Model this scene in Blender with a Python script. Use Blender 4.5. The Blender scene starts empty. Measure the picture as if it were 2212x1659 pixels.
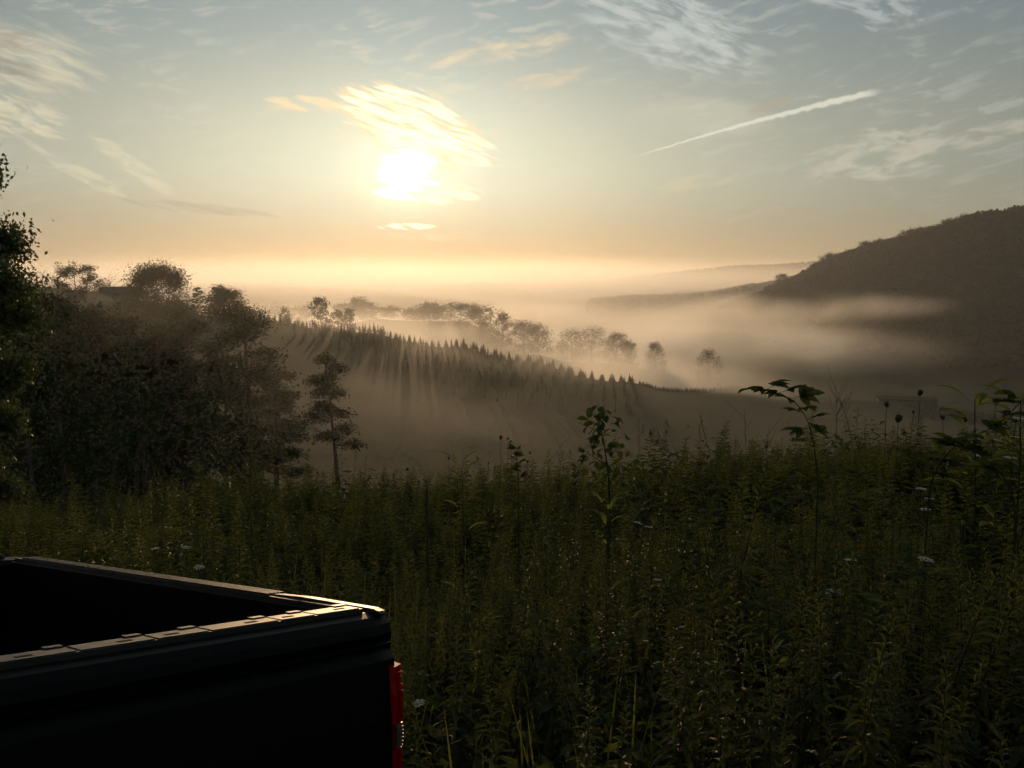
import bpy, math, random
import numpy as np
from mathutils import Vector, Matrix
R = math.radians
rng = np.random.default_rng(7)
random.seed(7)
scene = bpy.context.scene
C = scene.collection

# ------------------------------------------------------------------ camera, sky, sun, exposure
PITCH = R(6.6); FPX = 1855.0                     # focal length for a 2212 px wide frame
SUN_AZ, SUN_EL = R(-6.8), R(7.1)                 # azimuth from +Y towards +X
cam_data = bpy.data.cameras.new('camera')
cam_data.sensor_width = 36.0
cam_data.lens = 36.0 * FPX / 2212.0
cam_data.clip_start = 0.05; cam_data.clip_end = 20000
cam = bpy.data.objects.new('camera', cam_data); C.objects.link(cam)
cam.location = (0, 0, 0); cam.rotation_euler = (R(90) - PITCH, 0, 0)
scene.camera = cam

vs = scene.view_settings
scene.display_settings.display_device = 'sRGB'
vs.view_transform = 'Standard'; vs.look = 'None'; vs.gamma = 1.0; vs.use_curve_mapping = False
vs.exposure = 0.0

class NT:
    """tiny helper that wires shader nodes"""
    def __init__(s, tree): s.t = tree; s.L = tree.links; tree.nodes.clear()
    def n(s, kind, **kw):
        nd = s.t.nodes.new(kind)
        for k, v in kw.items(): setattr(nd, k, v)
        return nd
    def put(s, sock, v):
        if v is None: return
        if isinstance(v, bpy.types.NodeSocket): s.L.new(v, sock)
        else: sock.default_value = v
    def m(s, op, a, b=None, c=None, clamp=False):
        nd = s.n('ShaderNodeMath', operation=op, use_clamp=clamp)
        s.put(nd.inputs[0], a); s.put(nd.inputs[1], b)
        if c is not None: s.put(nd.inputs[2], c)
        return nd.outputs[0]
    def vm(s, op, a, b=None, out=0):
        nd = s.n('ShaderNodeVectorMath', operation=op)
        s.put(nd.inputs[0], a)
        if b is not None: s.put(nd.inputs[1], b)
        return nd.outputs[out]
    def xyz(s, x, y, z=0.0):
        nd = s.n('ShaderNodeCombineXYZ')
        for i, v in enumerate((x, y, z)): s.put(nd.inputs[i], v)
        return nd.outputs[0]
    def sep(s, v):
        nd = s.n('ShaderNodeSeparateXYZ'); s.put(nd.inputs[0], v); return nd.outputs
    def noise(s, vec, scale, detail=4, rough=0.55, dist=0.0, out=0, dim='3D', w=None):
        nd = s.n('ShaderNodeTexNoise', noise_dimensions=dim)
        s.put(nd.inputs['Vector'], vec); nd.inputs['Scale'].default_value = scale
        nd.inputs['Detail'].default_value = detail; nd.inputs['Roughness'].default_value = rough
        nd.inputs['Distortion'].default_value = dist
        if w is not None: nd.inputs['W'].default_value = w
        return nd.outputs[out]
    def step(s, v, a, b, lo=0.0, hi=1.0):
        nd = s.n('ShaderNodeMapRange', interpolation_type='SMOOTHSTEP')
        s.put(nd.inputs[0], v); s.put(nd.inputs[1], a); s.put(nd.inputs[2], b)
        s.put(nd.inputs[3], lo); s.put(nd.inputs[4], hi)
        return nd.outputs[0]
    def mix(s, f, a, b, kind='MIX'):
        nd = s.n('ShaderNodeMix', data_type='RGBA', blend_type=kind)
        s.put(nd.inputs[0], f); s.put(nd.inputs[6], a); s.put(nd.inputs[7], b)
        return nd.outputs[2]
    def sc(s, col, f):
        return s.vm('SCALE', col) if False else s._scale(col, f)
    def _scale(s, col, f):
        nd = s.n('ShaderNodeVectorMath', operation='SCALE')
        s.put(nd.inputs[0], col); s.put(nd.inputs['Scale'], f); return nd.outputs[0]

world = bpy.data.worlds.new('World'); scene.world = world; world.use_nodes = True
def build_world():
    g = NT(world.node_tree)
    out = g.n('ShaderNodeOutputWorld'); bg = g.n('ShaderNodeBackground')
    g.L.new(bg.outputs[0], out.inputs[0])
    tc = g.n('ShaderNodeTexCoord'); d = g.vm('NORMALIZE', tc.outputs['Generated'])
    sky = g.n('ShaderNodeTexSky', sky_type='NISHITA', sun_disc=False)
    sky.sun_elevation = SUN_EL; sky.sun_rotation = SUN_AZ
    sky.air_density = 1.0; sky.dust_density = 1.0; sky.ozone_density = 1.0; sky.altitude = 700
    x, y, z = g.sep(d)
    DEG = 180 / math.pi
    az = g.m('MULTIPLY', g.m('ARCTAN2', x, y), DEG)            # degrees right of +Y
    el = g.m('MULTIPLY', g.m('ARCSINE', z), DEG)
    ang = g.xyz(az, el, 0.0)
    sdir = (math.sin(SUN_AZ) * math.cos(SUN_EL), math.cos(SUN_AZ) * math.cos(SUN_EL), math.sin(SUN_EL))
    cosang = g.vm('DOT_PRODUCT', d, sdir, out=1)
    th = g.m('MULTIPLY', g.m('ARCCOSINE', g.m('MINIMUM', cosang, 1.0)), DEG)   # degrees from the sun
    def gauss(v, s):  # exp(-(v/s)^2)
        q = g.m('DIVIDE', v, s); return g.m('EXPONENT', g.m('MULTIPLY', g.m('MULTIPLY', q, q), -1.0))
    def expo(v, s): return g.m('EXPONENT', g.m('DIVIDE', v, -s))
    base = g._scale(sky.outputs[0], SKY_K)
    # four shared fields of cloud texture: two streak directions, a soft veil, a fine ripple
    near = expo(th, 19.0)                                       # clouds are lit more towards the sun
    fade = g.step(el, 0.0, 9.0)
    def turned(rot, fu, fv):
        c, s = math.cos(R(rot)), math.sin(R(rot))
        return g.xyz(g.m('ADD', g.m('MULTIPLY', az, c * fu), g.m('MULTIPLY', el, s * fu)), g.m('SUBTRACT', g.m('MULTIPLY', el, c * fv), g.m('MULTIPLY', az, s * fv)))
    N = {}
    N['veil'] = g.noise(turned(-12, 0.10, 0.28), 1.0, 3, 0.55, dim='2D')
    bend = g.m('MULTIPLY_ADD', N['veil'], 2.4, -1.2)
    N['down'] = g.noise(g.vm('ADD', turned(-20, 0.42, 1.7), g.xyz(bend, bend)), 1.0, 5, 0.6, dim='2D')
    N['up'] = g.noise(g.vm('ADD', turned(9, 0.4, 1.5), g.xyz(bend, bend)), 1.0, 5, 0.6, dim='2D')
    N['fine'] = g.noise(g.vm('ADD', turned(-15, 0.36, 2.5), g.xyz(0.0, bend)), 1.0, 3, 0.5, dim='2D')
    veilm = g.step(N['veil'], 0.32, 0.68)
    low, high = g.step(el, 1.0, 7.5), g.step(el, 8.0, 18.0)         # peach at the horizon, cream, then grey blue
    far_c = g.mix(high, g.mix(low, (0.23, 0.19, 0.135, 1), (0.18, 0.195, 0.17, 1)), VEIL_FAR)
    near_c = g.mix(high, g.mix(low, (0.56, 0.375, 0.23, 1), (1.02, 1.05, 0.80, 1)), VEIL_NEAR)
    vcol = g.mix(near, far_c, near_c)
    col = g.mix(g.m('MULTIPLY_ADD', near, 0.22, g.m('MULTIPLY_ADD', g.m('MULTIPLY', veilm, fade), 0.08, 0.68)), base, vcol)
    # wispy cirrus everywhere above the horizon
    wisp = g.m('MULTIPLY', g.m('MULTIPLY', g.step(N['up'], 0.48, 0.72), veilm), g.step(el, 2.0, 8.0))
    wcol = g.mix(near, (0.50, 0.53, 0.52, 1), (1.1, 0.92, 0.6, 1))
    col = g.mix(g.m('MULTIPLY', wisp, 0.35), col, wcol)
    def local(a0, e0, rot):          # degrees along / across a streak direction centred at (a0, e0)
        c, s = math.cos(R(rot)), math.sin(R(rot))
        da, de = g.m('SUBTRACT', az, a0), g.m('SUBTRACT', el, e0)
        u = g.m('ADD', g.m('MULTIPLY', da, c), g.m('MULTIPLY', de, s))
        v = g.m('SUBTRACT', g.m('MULTIPLY', de, c), g.m('MULTIPLY', da, s))
        return u, v
    def patch(col, a0, e0, rot, su, sv, tint, amt, field, lo, hi):
        mp = g.n('ShaderNodeMapping', vector_type='TEXTURE'); g.put(mp.inputs[0], ang)
        mp.inputs[1].default_value = (a0, e0, 0); mp.inputs[2].default_value = (0, 0, R(rot)); mp.inputs[3].default_value = (su, sv, 1)
        mk = g.step(g.vm('DOT_PRODUCT', mp.outputs[0], mp.outputs[0], out=1), 1.0, 0.15)
        mk2 = g.step(g.m('MULTIPLY_ADD', mk, 0.35, N[field]), lo + 0.35, hi + 0.35, 0.0, amt)
        return g.mix(g.m('MULTIPLY', mk2, mk), col, tint)
    col = SKY_PATCHES(g, col, patch, local, az, el, N)
    # the sun behind thin cloud: bright core and glow
    col = g.vm('ADD', col, g._scale((1.0, 0.62, 0.24), g.m('MULTIPLY', expo(th, 7.0), 0.07)))
    halo = g.m('MULTIPLY', gauss(th, 2.6), 0.28)
    col = g.vm('ADD', col, g._scale((1.0, 0.80, 0.42), halo))
    # streaky bright altocumulus above the sun
    col = SUN_CLOUDS(g, col, patch)
    u, v = local(SUN_AZ * DEG, SUN_EL * DEG, 0)
    wob = N['fine']
    rr = g.m('ADD', th, g.m('MULTIPLY', g.m('SUBTRACT', wob, 0.5), 3.2))
    col = g.vm('ADD', col, g._scale((1.0, 0.93, 0.72), g.m('MULTIPLY', g.step(rr, 1.9, 0.5), 3.0)))
    g.L.new(col, bg.inputs[0]); bg.inputs[1].default_value = 1.0
VEIL_FAR, VEIL_NEAR = (0.150, 0.192, 0.210, 1), (0.47, 0.59, 0.59, 1)
SKY_K = 0.05                                     # strength of the Nishita sky
def SKY_PATCHES(g, col, patch, local, az, el, N):
    white = (0.66, 0.69, 0.66, 1); cream = (0.86, 0.76, 0.52, 1); grey = (0.30, 0.27, 0.22, 1)
    # feathery cirrus top right of centre
    col = patch(col, 9.5, 16.0, -24, 9.5, 3.2, white, 0.6, 'down', 0.30, 0.68)
    col = patch(col, 21, 16.8, -20, 5.5, 2.8, white, 0.42, 'down', 0.40, 0.66)
    # dull bank with a grey belly at the left edge, and old contrails under it
    col = patch(col, -30.0, 12.6, -6, 7.0, 2.8, cream, 0.48, 'down', 0.22, 0.66)
    col = patch(col, -32.0, 13.8, -6, 6.0, 1.6, grey, 0.6, 'up', 0.30, 0.60)
    col = patch(col, -31.0, 12.1, -6, 4.2, 0.7, grey, 0.65, 'fine', 0.25, 0.55)
    col = patch(col, -30.0, 9.4, -8, 6.0, 1.5, cream, 0.5, 'down', 0.36, 0.6)
    col = patch(col, -23.4, 7.1, -35, 4.4, 0.8, cream, 0.42, 'down', 0.34, 0.62)
    col = patch(col, -26.3, 6.6, -30, 4.0, 0.7, cream, 0.38, 'down', 0.34, 0.62)
    col = patch(col, -20.0, 4.7, -4, 6.5, 0.5, grey, 0.3, 'fine', 0.3, 0.6)
    # soft peach streaks right of the sun's height
    col = patch(col, -0.5, 14.6, 9, 6.5, 1.0, (0.92, 0.72, 0.45, 1), 0.42, 'up', 0.24, 0.66)
    col = patch(col, 2.2, 12.9, 8, 4.0, 0.7, (0.92, 0.70, 0.43, 1), 0.38, 'up', 0.24, 0.66)
    col = patch(col, 12.0, 10.4, -3, 7.0, 1.6, (0.62, 0.61, 0.47, 1), 0.40, 'veil', 0.1, 0.5)
    col = patch(col, 16.2, 10.9, 14, 1.9, 0.5, (0.42, 0.37, 0.29, 1), 0.7, 'up', 0.1, 0.5)
    col = patch(col, 22.5, 7.8, 10, 6.0, 2.1, (0.56, 0.54, 0.43, 1), 0.6, 'up', 0.33, 0.6)
    col = patch(col, 27.5, 8.3, 12, 6.0, 1.0, (0.50, 0.47, 0.38, 1), 0.5, 'up', 0.34, 0.6)
    col = patch(col, 12.0, 6.5, 4, 4.5, 0.7, (0.66, 0.58, 0.38, 1), 0.45, 'up', 0.34, 0.6)
    # fresh contrail, thin at the left and ragged and wide at the right end
    u, v = local(14.8, 9.75, 12.6)
    bow = g.m('MULTIPLY', g.m('MULTIPLY', u, u), -0.005)
    wob = g.noise(g.xyz(az, el), 2.4, 2, 0.6, dim='2D')
    vv = g.m('ABSOLUTE', g.m('ADD', g.m('SUBTRACT', v, g.m('ADD', bow, 0.15)), g.m('MULTIPLY', g.m('SUBTRACT', wob, 0.5), 0.25)))
    wid = g.step(u, -8.5, 7.5, 0.05, 0.26)
    mk = g.m('MULTIPLY', g.step(vv, wid, g.m('MULTIPLY', wid, 0.3)), g.m('MULTIPLY', g.step(u, -8.5, -4.0), g.step(u, 8.2, 6.9)))
    return g.mix(g.m('MULTIPLY', mk, 0.75), col, (0.80, 0.78, 0.64, 1))
def SUN_CLOUDS(g, col, patch):
    hot = (1.7, 1.45, 0.92, 1); warm = (1.12, 0.86, 0.48, 1)
    col = patch(col, -6.4, 10.1, -17, 7.4, 3.0, warm, 0.7, 'down', 0.30, 0.56)
    col = patch(col, -6.8, 10.5, -17, 6.0, 2.5, hot, 0.9, 'fine', 0.34, 0.62)
    col = patch(col, -4.6, 8.9, -12, 5.0, 1.8, hot, 0.85, 'fine', 0.32, 0.62)
    col = patch(col, -13.2, 11.2, 2, 3.6, 0.7, warm, 0.6, 'fine', 0.28, 0.62)
    col = patch(col, -4.0, 5.8, 7, 3.2, 0.9, hot, 0.6, 'fine', 0.34, 0.62)
    col = patch(col, -6.9, 3.75, 1, 2.6, 0.34, hot, 0.8, 'down', 0.44, 0.58)
    col = patch(col, -5.5, 3.1, -3, 4.0, 0.3, warm, 0.4, 'down', 0.3, 0.55)
    return col
world.cycles.sampling_method = 'MANUAL'; world.cycles.sample_map_resolution = 512
build_world()

sun_data = bpy.data.lights.new('sun', 'SUN'); sun_data.energy = 2.1; sun_data.angle = R(0.53); sun_data.color = (1.0, 0.64, 0.33)
sun = bpy.data.objects.new('sun', sun_data); C.objects.link(sun)
sun.rotation_euler = Vector((-math.sin(SUN_AZ) * math.cos(SUN_EL), -math.cos(SUN_AZ) * math.cos(SUN_EL), -math.sin(SUN_EL))).to_track_quat('-Z', 'Y').to_euler()

cy = scene.cycles
cy.use_denoising = True
try: cy.denoiser = 'OPENIMAGEDENOISE'
except Exception: pass
cy.max_bounces = 3; cy.diffuse_bounces = 1; cy.glossy_bounces = 2; cy.transmission_bounces = 3; cy.volume_bounces = 1
cy.transparent_max_bounces = 8; cy.volume_max_steps = 48; cy.volume_step_rate = 1.0
cy.sample_clamp_indirect = 4.0; cy.caustics_reflective = False; cy.caustics_refractive = False
cy.use_light_tree = False; cy.use_adaptive_sampling = True; cy.adaptive_threshold = 0.04; cy.adaptive_min_samples = 8

# ------------------------------------------------------------------ helpers
def ray(px, py):
    cp, sp = math.cos(PITCH), math.sin(PITCH)
    u, v = (px - 1106.0) / FPX, (829.5 - py) / FPX
    return np.array([u, cp + v * sp, -sp + v * cp])
def at(px, py, D):
    r = ray(px, py); return r * (D / math.hypot(r[0], r[1]))
def px_az(px): return math.atan((px - 1106.0) / FPX / math.cos(PITCH))

def tag(o, label=None, cat=None, group=None, kind=None):
    if label: o['label'] = label
    if cat: o['category'] = cat
    if group: o['group'] = group
    if kind: o['kind'] = kind
    return o
def empty(name, loc=(0, 0, 0), rz=0.0, scale=1.0, label=None, cat=None, group=None):
    o = bpy.data.objects.new(name, None); C.objects.link(o)
    o.location = loc; o.rotation_euler = (0, 0, rz); o.scale = (scale,) * 3
    o.empty_display_size = 0.2
    return tag(o, label, cat, group)
def mesh_np(name, V, faces, smooth=False, attr=None):
    """faces: (n,3) or (n,4) array, or a list of such arrays; attr: per-vertex float 'tint'"""
    V = np.asarray(V, dtype=np.float32)
    if not isinstance(faces, list): faces = [faces]
    faces = [np.asarray(f, dtype=np.int32) for f in faces if len(f)]
    me = bpy.data.meshes.new(name)
    me.vertices.add(len(V)); me.vertices.foreach_set('co', V.ravel())
    loops = np.concatenate([f.ravel() for f in faces])
    sizes = np.concatenate([np.full(len(f), f.shape[1], dtype=np.int32) for f in faces])
    starts = np.concatenate([[0], np.cumsum(sizes)[:-1]]).astype(np.int32)
    me.loops.add(len(loops)); me.loops.foreach_set('vertex_index', loops)
    me.polygons.add(len(sizes)); me.polygons.foreach_set('loop_start', starts); me.polygons.foreach_set('loop_total', sizes)
    me.polygons.foreach_set('use_smooth', np.full(len(sizes), bool(smooth)))
    me.update(calc_edges=True)
    if attr is not None:
        a = me.attributes.new('tint', 'FLOAT', 'POINT'); a.data.foreach_set('value', np.asarray(attr, dtype=np.float32))
    return me
def link(name, me, mat, parent=None, loc=None, rot=None, scale=None):
    o = bpy.data.objects.new(name, me); C.objects.link(o)
    if mat is not None and len(me.materials) == 0: me.materials.append(mat)
    if parent is not None: o.parent = parent
    if loc is not None: o.location = loc
    if rot is not None: o.rotation_euler = rot
    if scale is not None: o.scale = scale
    return o
class MB:
    """collects quads / tris with numpy, then links ONE mesh"""
    def __init__(s): s.V = []; s.T = []; s.Q = []; s.n = 0; s.A = []
    def add(s, V, T=None, Q=None, tint=0.5):
        V = np.asarray(V, float).reshape(-1, 3)
        if T is not None and len(T): s.T.append(np.asarray(T, int) + s.n)
        if Q is not None and len(Q): s.Q.append(np.asarray(Q, int) + s.n)
        s.V.append(V); s.A.append(np.full(len(V), tint) if np.isscalar(tint) else np.asarray(tint)); s.n += len(V)
    def box(s, c, size, M=None):
        sx, sy, sz = [k / 2 for k in size]
        v = np.array([(x, y, z) for x in (-sx, sx) for y in (-sy, sy) for z in (-sz, sz)]) + np.asarray(c, float)
        if M is not None: v = v @ np.asarray(M).T
        s.add(v, Q=[(0, 1, 3, 2), (4, 6, 7, 5), (0, 4, 5, 1), (2, 3, 7, 6), (0, 2, 6, 4), (1, 5, 7, 3)])
    def tube(s, P, r, k=5, cap=True, tint=0.5):
        P = np.asarray(P, float); n = len(P); r = np.broadcast_to(np.asarray(r, float), (n,))
        Tn = np.gradient(P, axis=0); Tn /= np.linalg.norm(Tn, axis=1)[:, None] + 1e-9
        ref = np.array([1.0, 0, 0]) if abs(Tn[0][0]) < 0.8 else np.array([0, 1.0, 0])
        A = np.cross(Tn, ref); A /= np.linalg.norm(A, axis=1)[:, None] + 1e-9
        B = np.cross(Tn, A); t = np.linspace(0, 2 * np.pi, k, endpoint=False)
        V = P[:, None] + r[:, None, None] * (A[:, None] * np.cos(t)[None, :, None] + B[:, None] * np.sin(t)[None, :, None])
        i = np.arange(n - 1)[:, None] * k; j = np.arange(k)[None]; j2 = (j + 1) % k
        Q = np.stack([i + j, i + j2, i + k + j2, i + k + j], -1).reshape(-1, 4)
        s.add(V.reshape(-1, 3), Q=Q, tint=tint)
    def lathe(s, prof, k=12, M=None, tint=0.5):
        prof = np.asarray(prof, float); t = np.linspace(0, 2 * np.pi, k, endpoint=False)
        V = np.stack([prof[:, 0:1] * np.cos(t), prof[:, 0:1] * np.sin(t), np.repeat(prof[:, 1:2], k, 1)], -1).reshape(-1, 3)
        if M is not None: V = V @ np.asarray(M)[:3, :3].T + np.asarray(M)[:3, 3]
        n = len(prof); i = np.arange(n - 1)[:, None] * k; j = np.arange(k)[None]; j2 = (j + 1) % k
        s.add(V, Q=np.stack([i + j, i + j2, i + k + j2, i + k + j], -1).reshape(-1, 4), tint=tint)
    def mesh(s, name, smooth=False):
        f = []
        if s.Q: f.append(np.concatenate(s.Q))
        if s.T: f.append(np.concatenate(s.T))
        return mesh_np(name, np.concatenate(s.V), f, smooth, np.concatenate(s.A))
    def build(s, name, mat, parent=None, smooth=False, **kw): return link(name, s.mesh(name, smooth), mat, parent, **kw)

def material(name):
    m = bpy.data.materials.new(name); m.use_nodes = True
    g = NT(m.node_tree); out = g.n('ShaderNodeOutputMaterial'); return m, g, out
def leaf_mat(name, a, b, transl=0.45, rough=0.45, gloss=0.04, tcol=None):
    """two-tone leaf that lets light through; 'tint' and the object's random value pick the tone"""
    m, g, out = material(name)
    at_ = g.n('ShaderNodeAttribute', attribute_name='tint'); oi = g.n('ShaderNodeObjectInfo')
    f = g.m('ADD', g.m('MULTIPLY', at_.outputs['Fac'], 0.8), g.m('MULTIPLY', oi.outputs['Random'], 0.2))
    col = g.mix(f, (*a, 1), (*b, 1))
    df = g.n('ShaderNodeBsdfDiffuse'); tr = g.n('ShaderNodeBsdfTranslucent'); gl = g.n('ShaderNodeBsdfGlossy')
    g.L.new(col, df.inputs[0])
    tc = g.mix(1.0, col, (*(tcol or (1.15, 1.1, 0.5)), 1), 'MULTIPLY'); g.L.new(tc, tr.inputs[0])
    gl.inputs['Roughness'].default_value = rough; gl.inputs['Color'].default_value = (0.8, 0.8, 0.75, 1)
    m1 = g.n('ShaderNodeMixShader'); m1.inputs[0].default_value = transl
    g.L.new(df.outputs[0], m1.inputs[1]); g.L.new(tr.outputs[0], m1.inputs[2])
    m2 = g.n('ShaderNodeMixShader'); m2.inputs[0].default_value = gloss
    g.L.new(m1.outputs[0], m2.inputs[1]); g.L.new(gl.outputs[0], m2.inputs[2]); g.L.new(m2.outputs[0], out.inputs[0])
    return m
def pbr(name, col, rough=0.7, metal=0.0, nscale=None, ncol=None, bump=0.0, spec=0.5, coat=0.0):
    m, g, out = material(name)
    p = g.n('ShaderNodeBsdfPrincipled'); g.L.new(p.outputs[0], out.inputs[0])
    p.inputs['Base Color'].default_value = (*col, 1); p.inputs['Roughness'].default_value = rough
    p.inputs['Metallic'].default_value = metal; p.inputs['Specular IOR Level'].default_value = spec
    if coat: p.inputs['Coat Weight'].default_value = coat; p.inputs['Coat Roughness'].default_value = 0.08
    if nscale:
        tc = g.n('ShaderNodeTexCoord'); nz = g.noise(tc.outputs['Object'], nscale, 6, 0.6)
        if ncol: g.L.new(g.mix(g.step(nz, 0.35, 0.68), (*col, 1), (*ncol, 1)), p.inputs['Base Color'])
        if bump:
            b = g.n('ShaderNodeBump'); b.inputs['Strength'].default_value = bump; b.inputs['Distance'].default_value = 0.02
            g.L.new(nz, b.inputs['Height']); g.L.new(b.outputs[0], p.inputs['Normal'])
    return m
M_bark = pbr('bark', (0.055, 0.042, 0.03), 0.9, nscale=9, ncol=(0.10, 0.08, 0.06), bump=0.6)
M_leaf_near = leaf_mat('leaves_near', (0.03, 0.05, 0.012), (0.07, 0.09, 0.02), 0.4, 0.4, 0.06)
M_leaf_tree = leaf_mat('leaves_tree', (0.028, 0.042, 0.012), (0.048, 0.062, 0.02), 0.12, 0.6, 0.008)
M_leaf_rust = leaf_mat('leaves_rusty', (0.05, 0.036, 0.016), (0.060, 0.045, 0.02), 0.12, 0.6, 0.008)
M_leaf_far = leaf_mat('leaves_far', (0.03, 0.045, 0.016), (0.055, 0.07, 0.025), 0.2)
M_forest = leaf_mat('forest_leaves', (0.018, 0.029, 0.016), (0.034, 0.046, 0.024), 0.06, 0.6, 0.005)
M_conifer = leaf_mat('conifer_needles', (0.02, 0.04, 0.016), (0.045, 0.065, 0.025), 0.15)
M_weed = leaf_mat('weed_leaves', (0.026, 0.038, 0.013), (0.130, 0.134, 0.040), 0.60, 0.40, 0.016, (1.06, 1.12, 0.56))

# ------------------------------------------------------------------ the land (z measured from the lens)
SLOPE = (0.010, 0.2265)
def plane_z(x, y): return -1.70 - SLOPE[0] * x - SLOPE[1] * y
CTRL = []
def cp(a, *dz):
    for D, z in dz: CTRL.append((R(a), D, z))
cp(-32, (10, -3.55), (25, -6.5), (50, -17), (75, -20), (110, -15), (150, -7), (200, -0.5), (260, 2), (330, -5), (500, -30), (900, -30), (1700, -5), (3000, 10))
cp(-25, (10, -3.6), (25, -6.5), (50, -17), (75, -20.5), (110, -19), (150, -10), (180, -4), (230, -1.5), (300, -6), (420, -30), (800, -40), (1700, -10), (3000, 5))
cp(-15, (10, -3.75), (25, -6.55), (50, -16.5), (75, -21), (105, -23), (150, -19.5), (200, -14), (260, -10), (320, -16), (420, -32), (600, -36), (1000, -55), (1700, -30), (3000, 0))
cp(-9, (10, -3.85), (25, -6.6), (50, -16), (80, -23), (110, -24), (160, -21), (210, -17), (252, -13), (310, -22), (420, -36), (500, -25), (560, -22), (640, -26), (1000, -60), (1700, -35), (3200, 0))
cp(-3, (10, -3.9), (25, -6.9), (50, -15.5), (80, -23), (120, -25), (180, -23), (250, -18), (310, -30), (350, -34), (400, -32), (470, -36), (560, -23), (640, -30), (800, -50), (1200, -62), (1800, -40), (3200, 5))
cp(2, (10, -3.85), (25, -6.7), (50, -15), (80, -23), (120, -26), (180, -26), (268, -24.5), (330, -38), (405, -33), (470, -42), (530, -46), (600, -50), (1000, -66), (1800, -45), (3200, 0))
cp(8, (10, -3.75), (25, -6.4), (50, -14), (80, -23), (120, -28), (200, -32), (290, -31.5), (360, -45), (440, -42), (510, -47), (620, -62), (800, -68), (1200, -66), (1650, -34), (2200, -40), (3200, 24))
cp(15, (10, -3.55), (25, -5.8), (50, -13), (80, -22), (120, -29), (200, -38), (300, -41), (380, -44), (450, -58), (600, -66), (850, -60), (1050, -28), (1200, -30), (1650, -15), (2200, -25), (3200, 52))
cp(20, (10, -3.4), (25, -5.4), (50, -12), (80, -21), (120, -28), (200, -37), (300, -44), (410, -49.5), (480, -62), (600, -66), (760, -40), (965, 16), (1300, 18), (1700, -5), (3200, 62))
cp(25, (10, -3.3), (25, -5.1), (50, -11.5), (80, -20), (120, -29), (200, -37), (300, -45), (425, -51), (500, -64), (600, -62), (700, -28), (880, 37), (1200, 40), (1800, 0), (3200, 65))
cp(31, (10, -3.2), (25, -4.9), (50, -11), (80, -19), (120, -28), (200, -37), (300, -46), (430, -53.5), (500, -64), (580, -50), (660, -8), (755, 44), (1100, 46), (1800, 10), (3200, 60))
cp(40, (10, -3.0), (25, -4.7), (60, -14), (120, -27), (300, -52), (440, -62), (560, -50), (700, 50), (1000, 60), (1800, 20), (3200, 40))
cp(-40, (10, -3.5), (25, -7.2), (60, -16), (110, -11), (160, -2), (240, 6), (500, -20), (1500, -5), (3200, 10))
cp(18, (1022, -4)); cp(22.5, (930, 28)); cp(28, (815, 45))
for a in (-62, 62): cp(a, (10, -2.7), (25, -4.5), (80, -10), (300, -20), (1000, 10), (3200, 10))
for a in (-95, 95): cp(a, (10, -1.7), (30, -1.8), (150, 0), (1000, 0), (3200, 0))
for a in (-140, 140, 180): cp(a, (10, -0.6), (30, 2), (150, 8), (1000, 5), (3200, 0))
for a in range(-180, 180, 20): cp(a, (4700, -10), (4.0, plane_z(4 * math.sin(R(a)), 4 * math.cos(R(a)))))
CTRL = np.array(CTRL)
def emb(a, D): return np.stack([np.cos(a) * 5.0, np.sin(a) * 5.0, np.log(D) * 1.6], -1)
_E = emb(CTRL[:, 0], CTRL[:, 1])
_K = np.linalg.norm(_E[:, None] - _E[None], axis=-1) + np.eye(len(_E)) * -0.02
_W = np.linalg.solve(_K, CTRL[:, 2] + 15.0)
def wave(x, y, s, ph=0.0):
    return (np.sin(x / s + 1.3 + ph) * np.sin(y / s * 1.13 + 0.7 + ph) + 0.5 * np.sin(x / s * 2.1 + y / s * 1.7 + 2.0 + ph))
def land(x, y):
    x = np.asarray(x, float); y = np.asarray(y, float)
    D = np.maximum(np.hypot(x, y), 0.3); a = np.arctan2(x, y)
    q = emb(a, np.maximum(D, 4.0)).reshape(-1, 3); z = np.empty(len(q))
    for i in range(0, len(q), 4000):
        z[i:i + 4000] = np.linalg.norm(q[i:i + 4000, None] - _E[None], axis=-1) @ _W - 15.0
    z = z.reshape(D.shape)
    w = np.clip((D - 4.0) / 8.0, 0, 1); w = w * w * (3 - 2 * w)
    z = plane_z(x, y) * (1 - w) + z * w
    return z + w * 0.10 * wave(x, y, 3.1) + np.clip(D / 400 - 0.15, 0, 1) * 1.2 * wave(x, y, 37.0) + np.clip(D / 900 - 0.6, 0, 1) * 5.0 * wave(x, y, 150.0)
def land1(x, y): return float(land(np.array([x]), np.array([y]))[0])
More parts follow.
